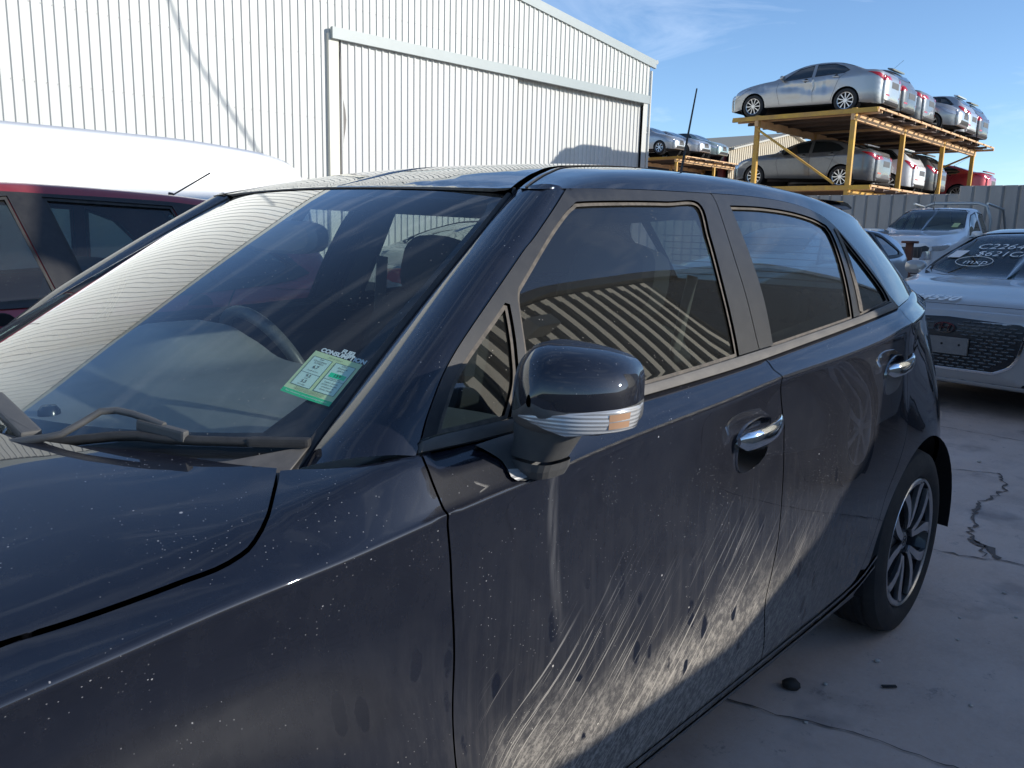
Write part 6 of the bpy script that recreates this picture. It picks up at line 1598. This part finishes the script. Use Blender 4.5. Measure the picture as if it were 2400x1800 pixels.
# ---- white pickup
UT=dict(nose=2.45,tail=-.55,wr=.40,axles=(1.62,-1.0+.1),step=.07,sill=.42,tum=.17,
  hw=[(2.45,.72),(2.35,.80),(2.1,.86),(1.6,.905),(.9,.90),(-.3,.89),(-.45,.86),(-.55,.80)],
  top=[(2.45,1.06),(2.3,1.15),(1.9,1.21),(1.35,1.26),(1.15,1.29),(.65,1.60),(.35,1.74),(0,1.79),(-.25,1.785),(-.42,1.70),(-.55,1.5)],
  belt=[(2.45,1.0),(1.9,1.08),(1.2,1.13),(-.55,1.16)],
  side=[[(.92,4.3),(.70,5.9),(.42,6.75),(.14,6.85),(.12,4.3)],[(.02,4.3),(.04,6.85),(-.32,6.8),(-.42,4.4)]],
  ws=[(.30,9),(.34,8.1),(.46,7.45),(.98,7.3),(1.12,8.2),(1.17,9)],rw=None,cuts=[[(1.0,3.9),(1.0,2),(.95,.9)],[(.07,4.1),(.07,2),(.07,.9)]],
  handles=[(.2,3.4)],mirrors=[(.95,4.4,1)],cab=(.55,-.2,.7),lamps=[('head_lamp',[(2.45,3.85),(2.45,3.0),(2.2,2.9),(1.95,3.7)],LAMPW)],front=[],back=[],wstyle='star',spokes=6,nb=.10,aerial=(.28,-.12,-.03,.24),tb=.03,mid=.3)
utR=R(-3);ul=Vector((math.cos(utR),math.sin(utR),0));un=Vector((-math.sin(utR),math.cos(utR),0))
ub=Vector((-17.2,-3.42,0))-ul*.34*.92
ut,fnu,su,guN,_=gencar('pickup_truck','white double-cab pickup with grey sports bar parked before the fence','pickup',UT,WHP,(ub.x,ub.y,.30),utR,None,False)
m=MB();patch(m,guN,[[(-.62,.74),(.62,.74),(.66,.96),(.60,.99),(-.60,.99),(-.66,.96)]],.06,.005,.01,0,1);g1=m.build('grille',GRM,ut)
m=MB()
for i in range(19):
    y=-.54+i*.06;P=guN(np.array([y]),np.array([.82]))[0];m.box((P[0]+.012,y,.865),(.012,.012,.17))
m.build('grille_bars',mat('grille_bar_grey',(.05,.05,.055),.4),g1)
xb=float(guN(np.array([0.]),np.array([.87]))[0][0])+.02;m=MB()
for a in(90,210,330):
    c_=(.048*math.cos(R(a)),.87+.048*math.sin(R(a)));d_=[( .046,0),(.022*1.0,0)];r1=R(a)
    pts=[(c_[0]+.046*math.cos(r1),c_[1]+.046*math.sin(r1)),(c_[0]+.026*math.cos(r1+math.pi/2),c_[1]+.026*math.sin(r1+math.pi/2)),(c_[0]-.046*math.cos(r1),c_[1]-.046*math.sin(r1)),(c_[0]-.026*math.cos(r1+math.pi/2),c_[1]-.026*math.sin(r1+math.pi/2))]
    m.prism(pts,lambda a_,b_,d:(xb+d,a_,b_),0,.012)
m.build('badge',mat('badge_silver',(.75,.76,.78),.2,.6),g1)
for s in(1,-1):
    m=MB();patch(m,guN,[[(.50*s,.70),(.70*s,.74),(.70*s,.90),(.56*s,.88)]],.05,.010,.01,0,1);m.build('head_lamp',LAMPW,ut)
m=MB();patch(m,guN,[[(-.5,.46),(.5,.46),(.5,.60),(-.5,.60)]],.06,.005,.01,0,1);m.build('lower_intake',BLACK,ut)
ut.scale=(.92,.92,.93)
# tray
m=MB();
for s in(1,-1): m.box((-1.32,.84*s,.86),(1.52,.07,.52),bev=.02)
m.box((-2.08,0,.86),(.07,1.7,.52),bev=.02);m.box((-1.32,0,.66),(1.5,1.65,.05));m.build('tray',WHP,ut)
m=MB();m.box((-1.3,0,1.13),(1.5,1.55,.05),bev=.02);m.build('tray_cover',RUB,ut)
GAL=mat('galvanised_tube',(.45,.47,.46),.4,.6)
m=MB();m.tube([(-.72,.72,1.15),(-.70,.72,1.55),(-.68,.62,1.84),(-.66,.45,1.90),(-.66,-.45,1.90),(-.68,-.62,1.84),(-.70,-.72,1.55),(-.72,-.72,1.15)],.032,10);m.build('sports_bar',GAL,ut)
for s in(1,-1):
    m=MB();m.tube([(-.72,.72*s,1.86),(-.3,.74*s,1.88),(-1.4,.74*s,1.80),(-1.95,.74*s,1.12)][1:],.026,8);m.build('sports_bar_leg',GAL,ut)
m=MB();q=[(x,y,surf_at(fnu,su,x,y)+.006) for (x,y) in((.86,.52),(.86,.64),(.98,.62),(.98,.50))];m.add(q,[(0,1,2,3)],None,False);m.build('windscreen_sticker',mat('yellow_green_sticker',(.42,.50,.25),.7),ut)
script_on('marker_writing','C2264',.12,mat('faded_marker',(.35,.37,.38),.7),ut,fnu,su,.70,-.55,.2,1,bold=-.004)
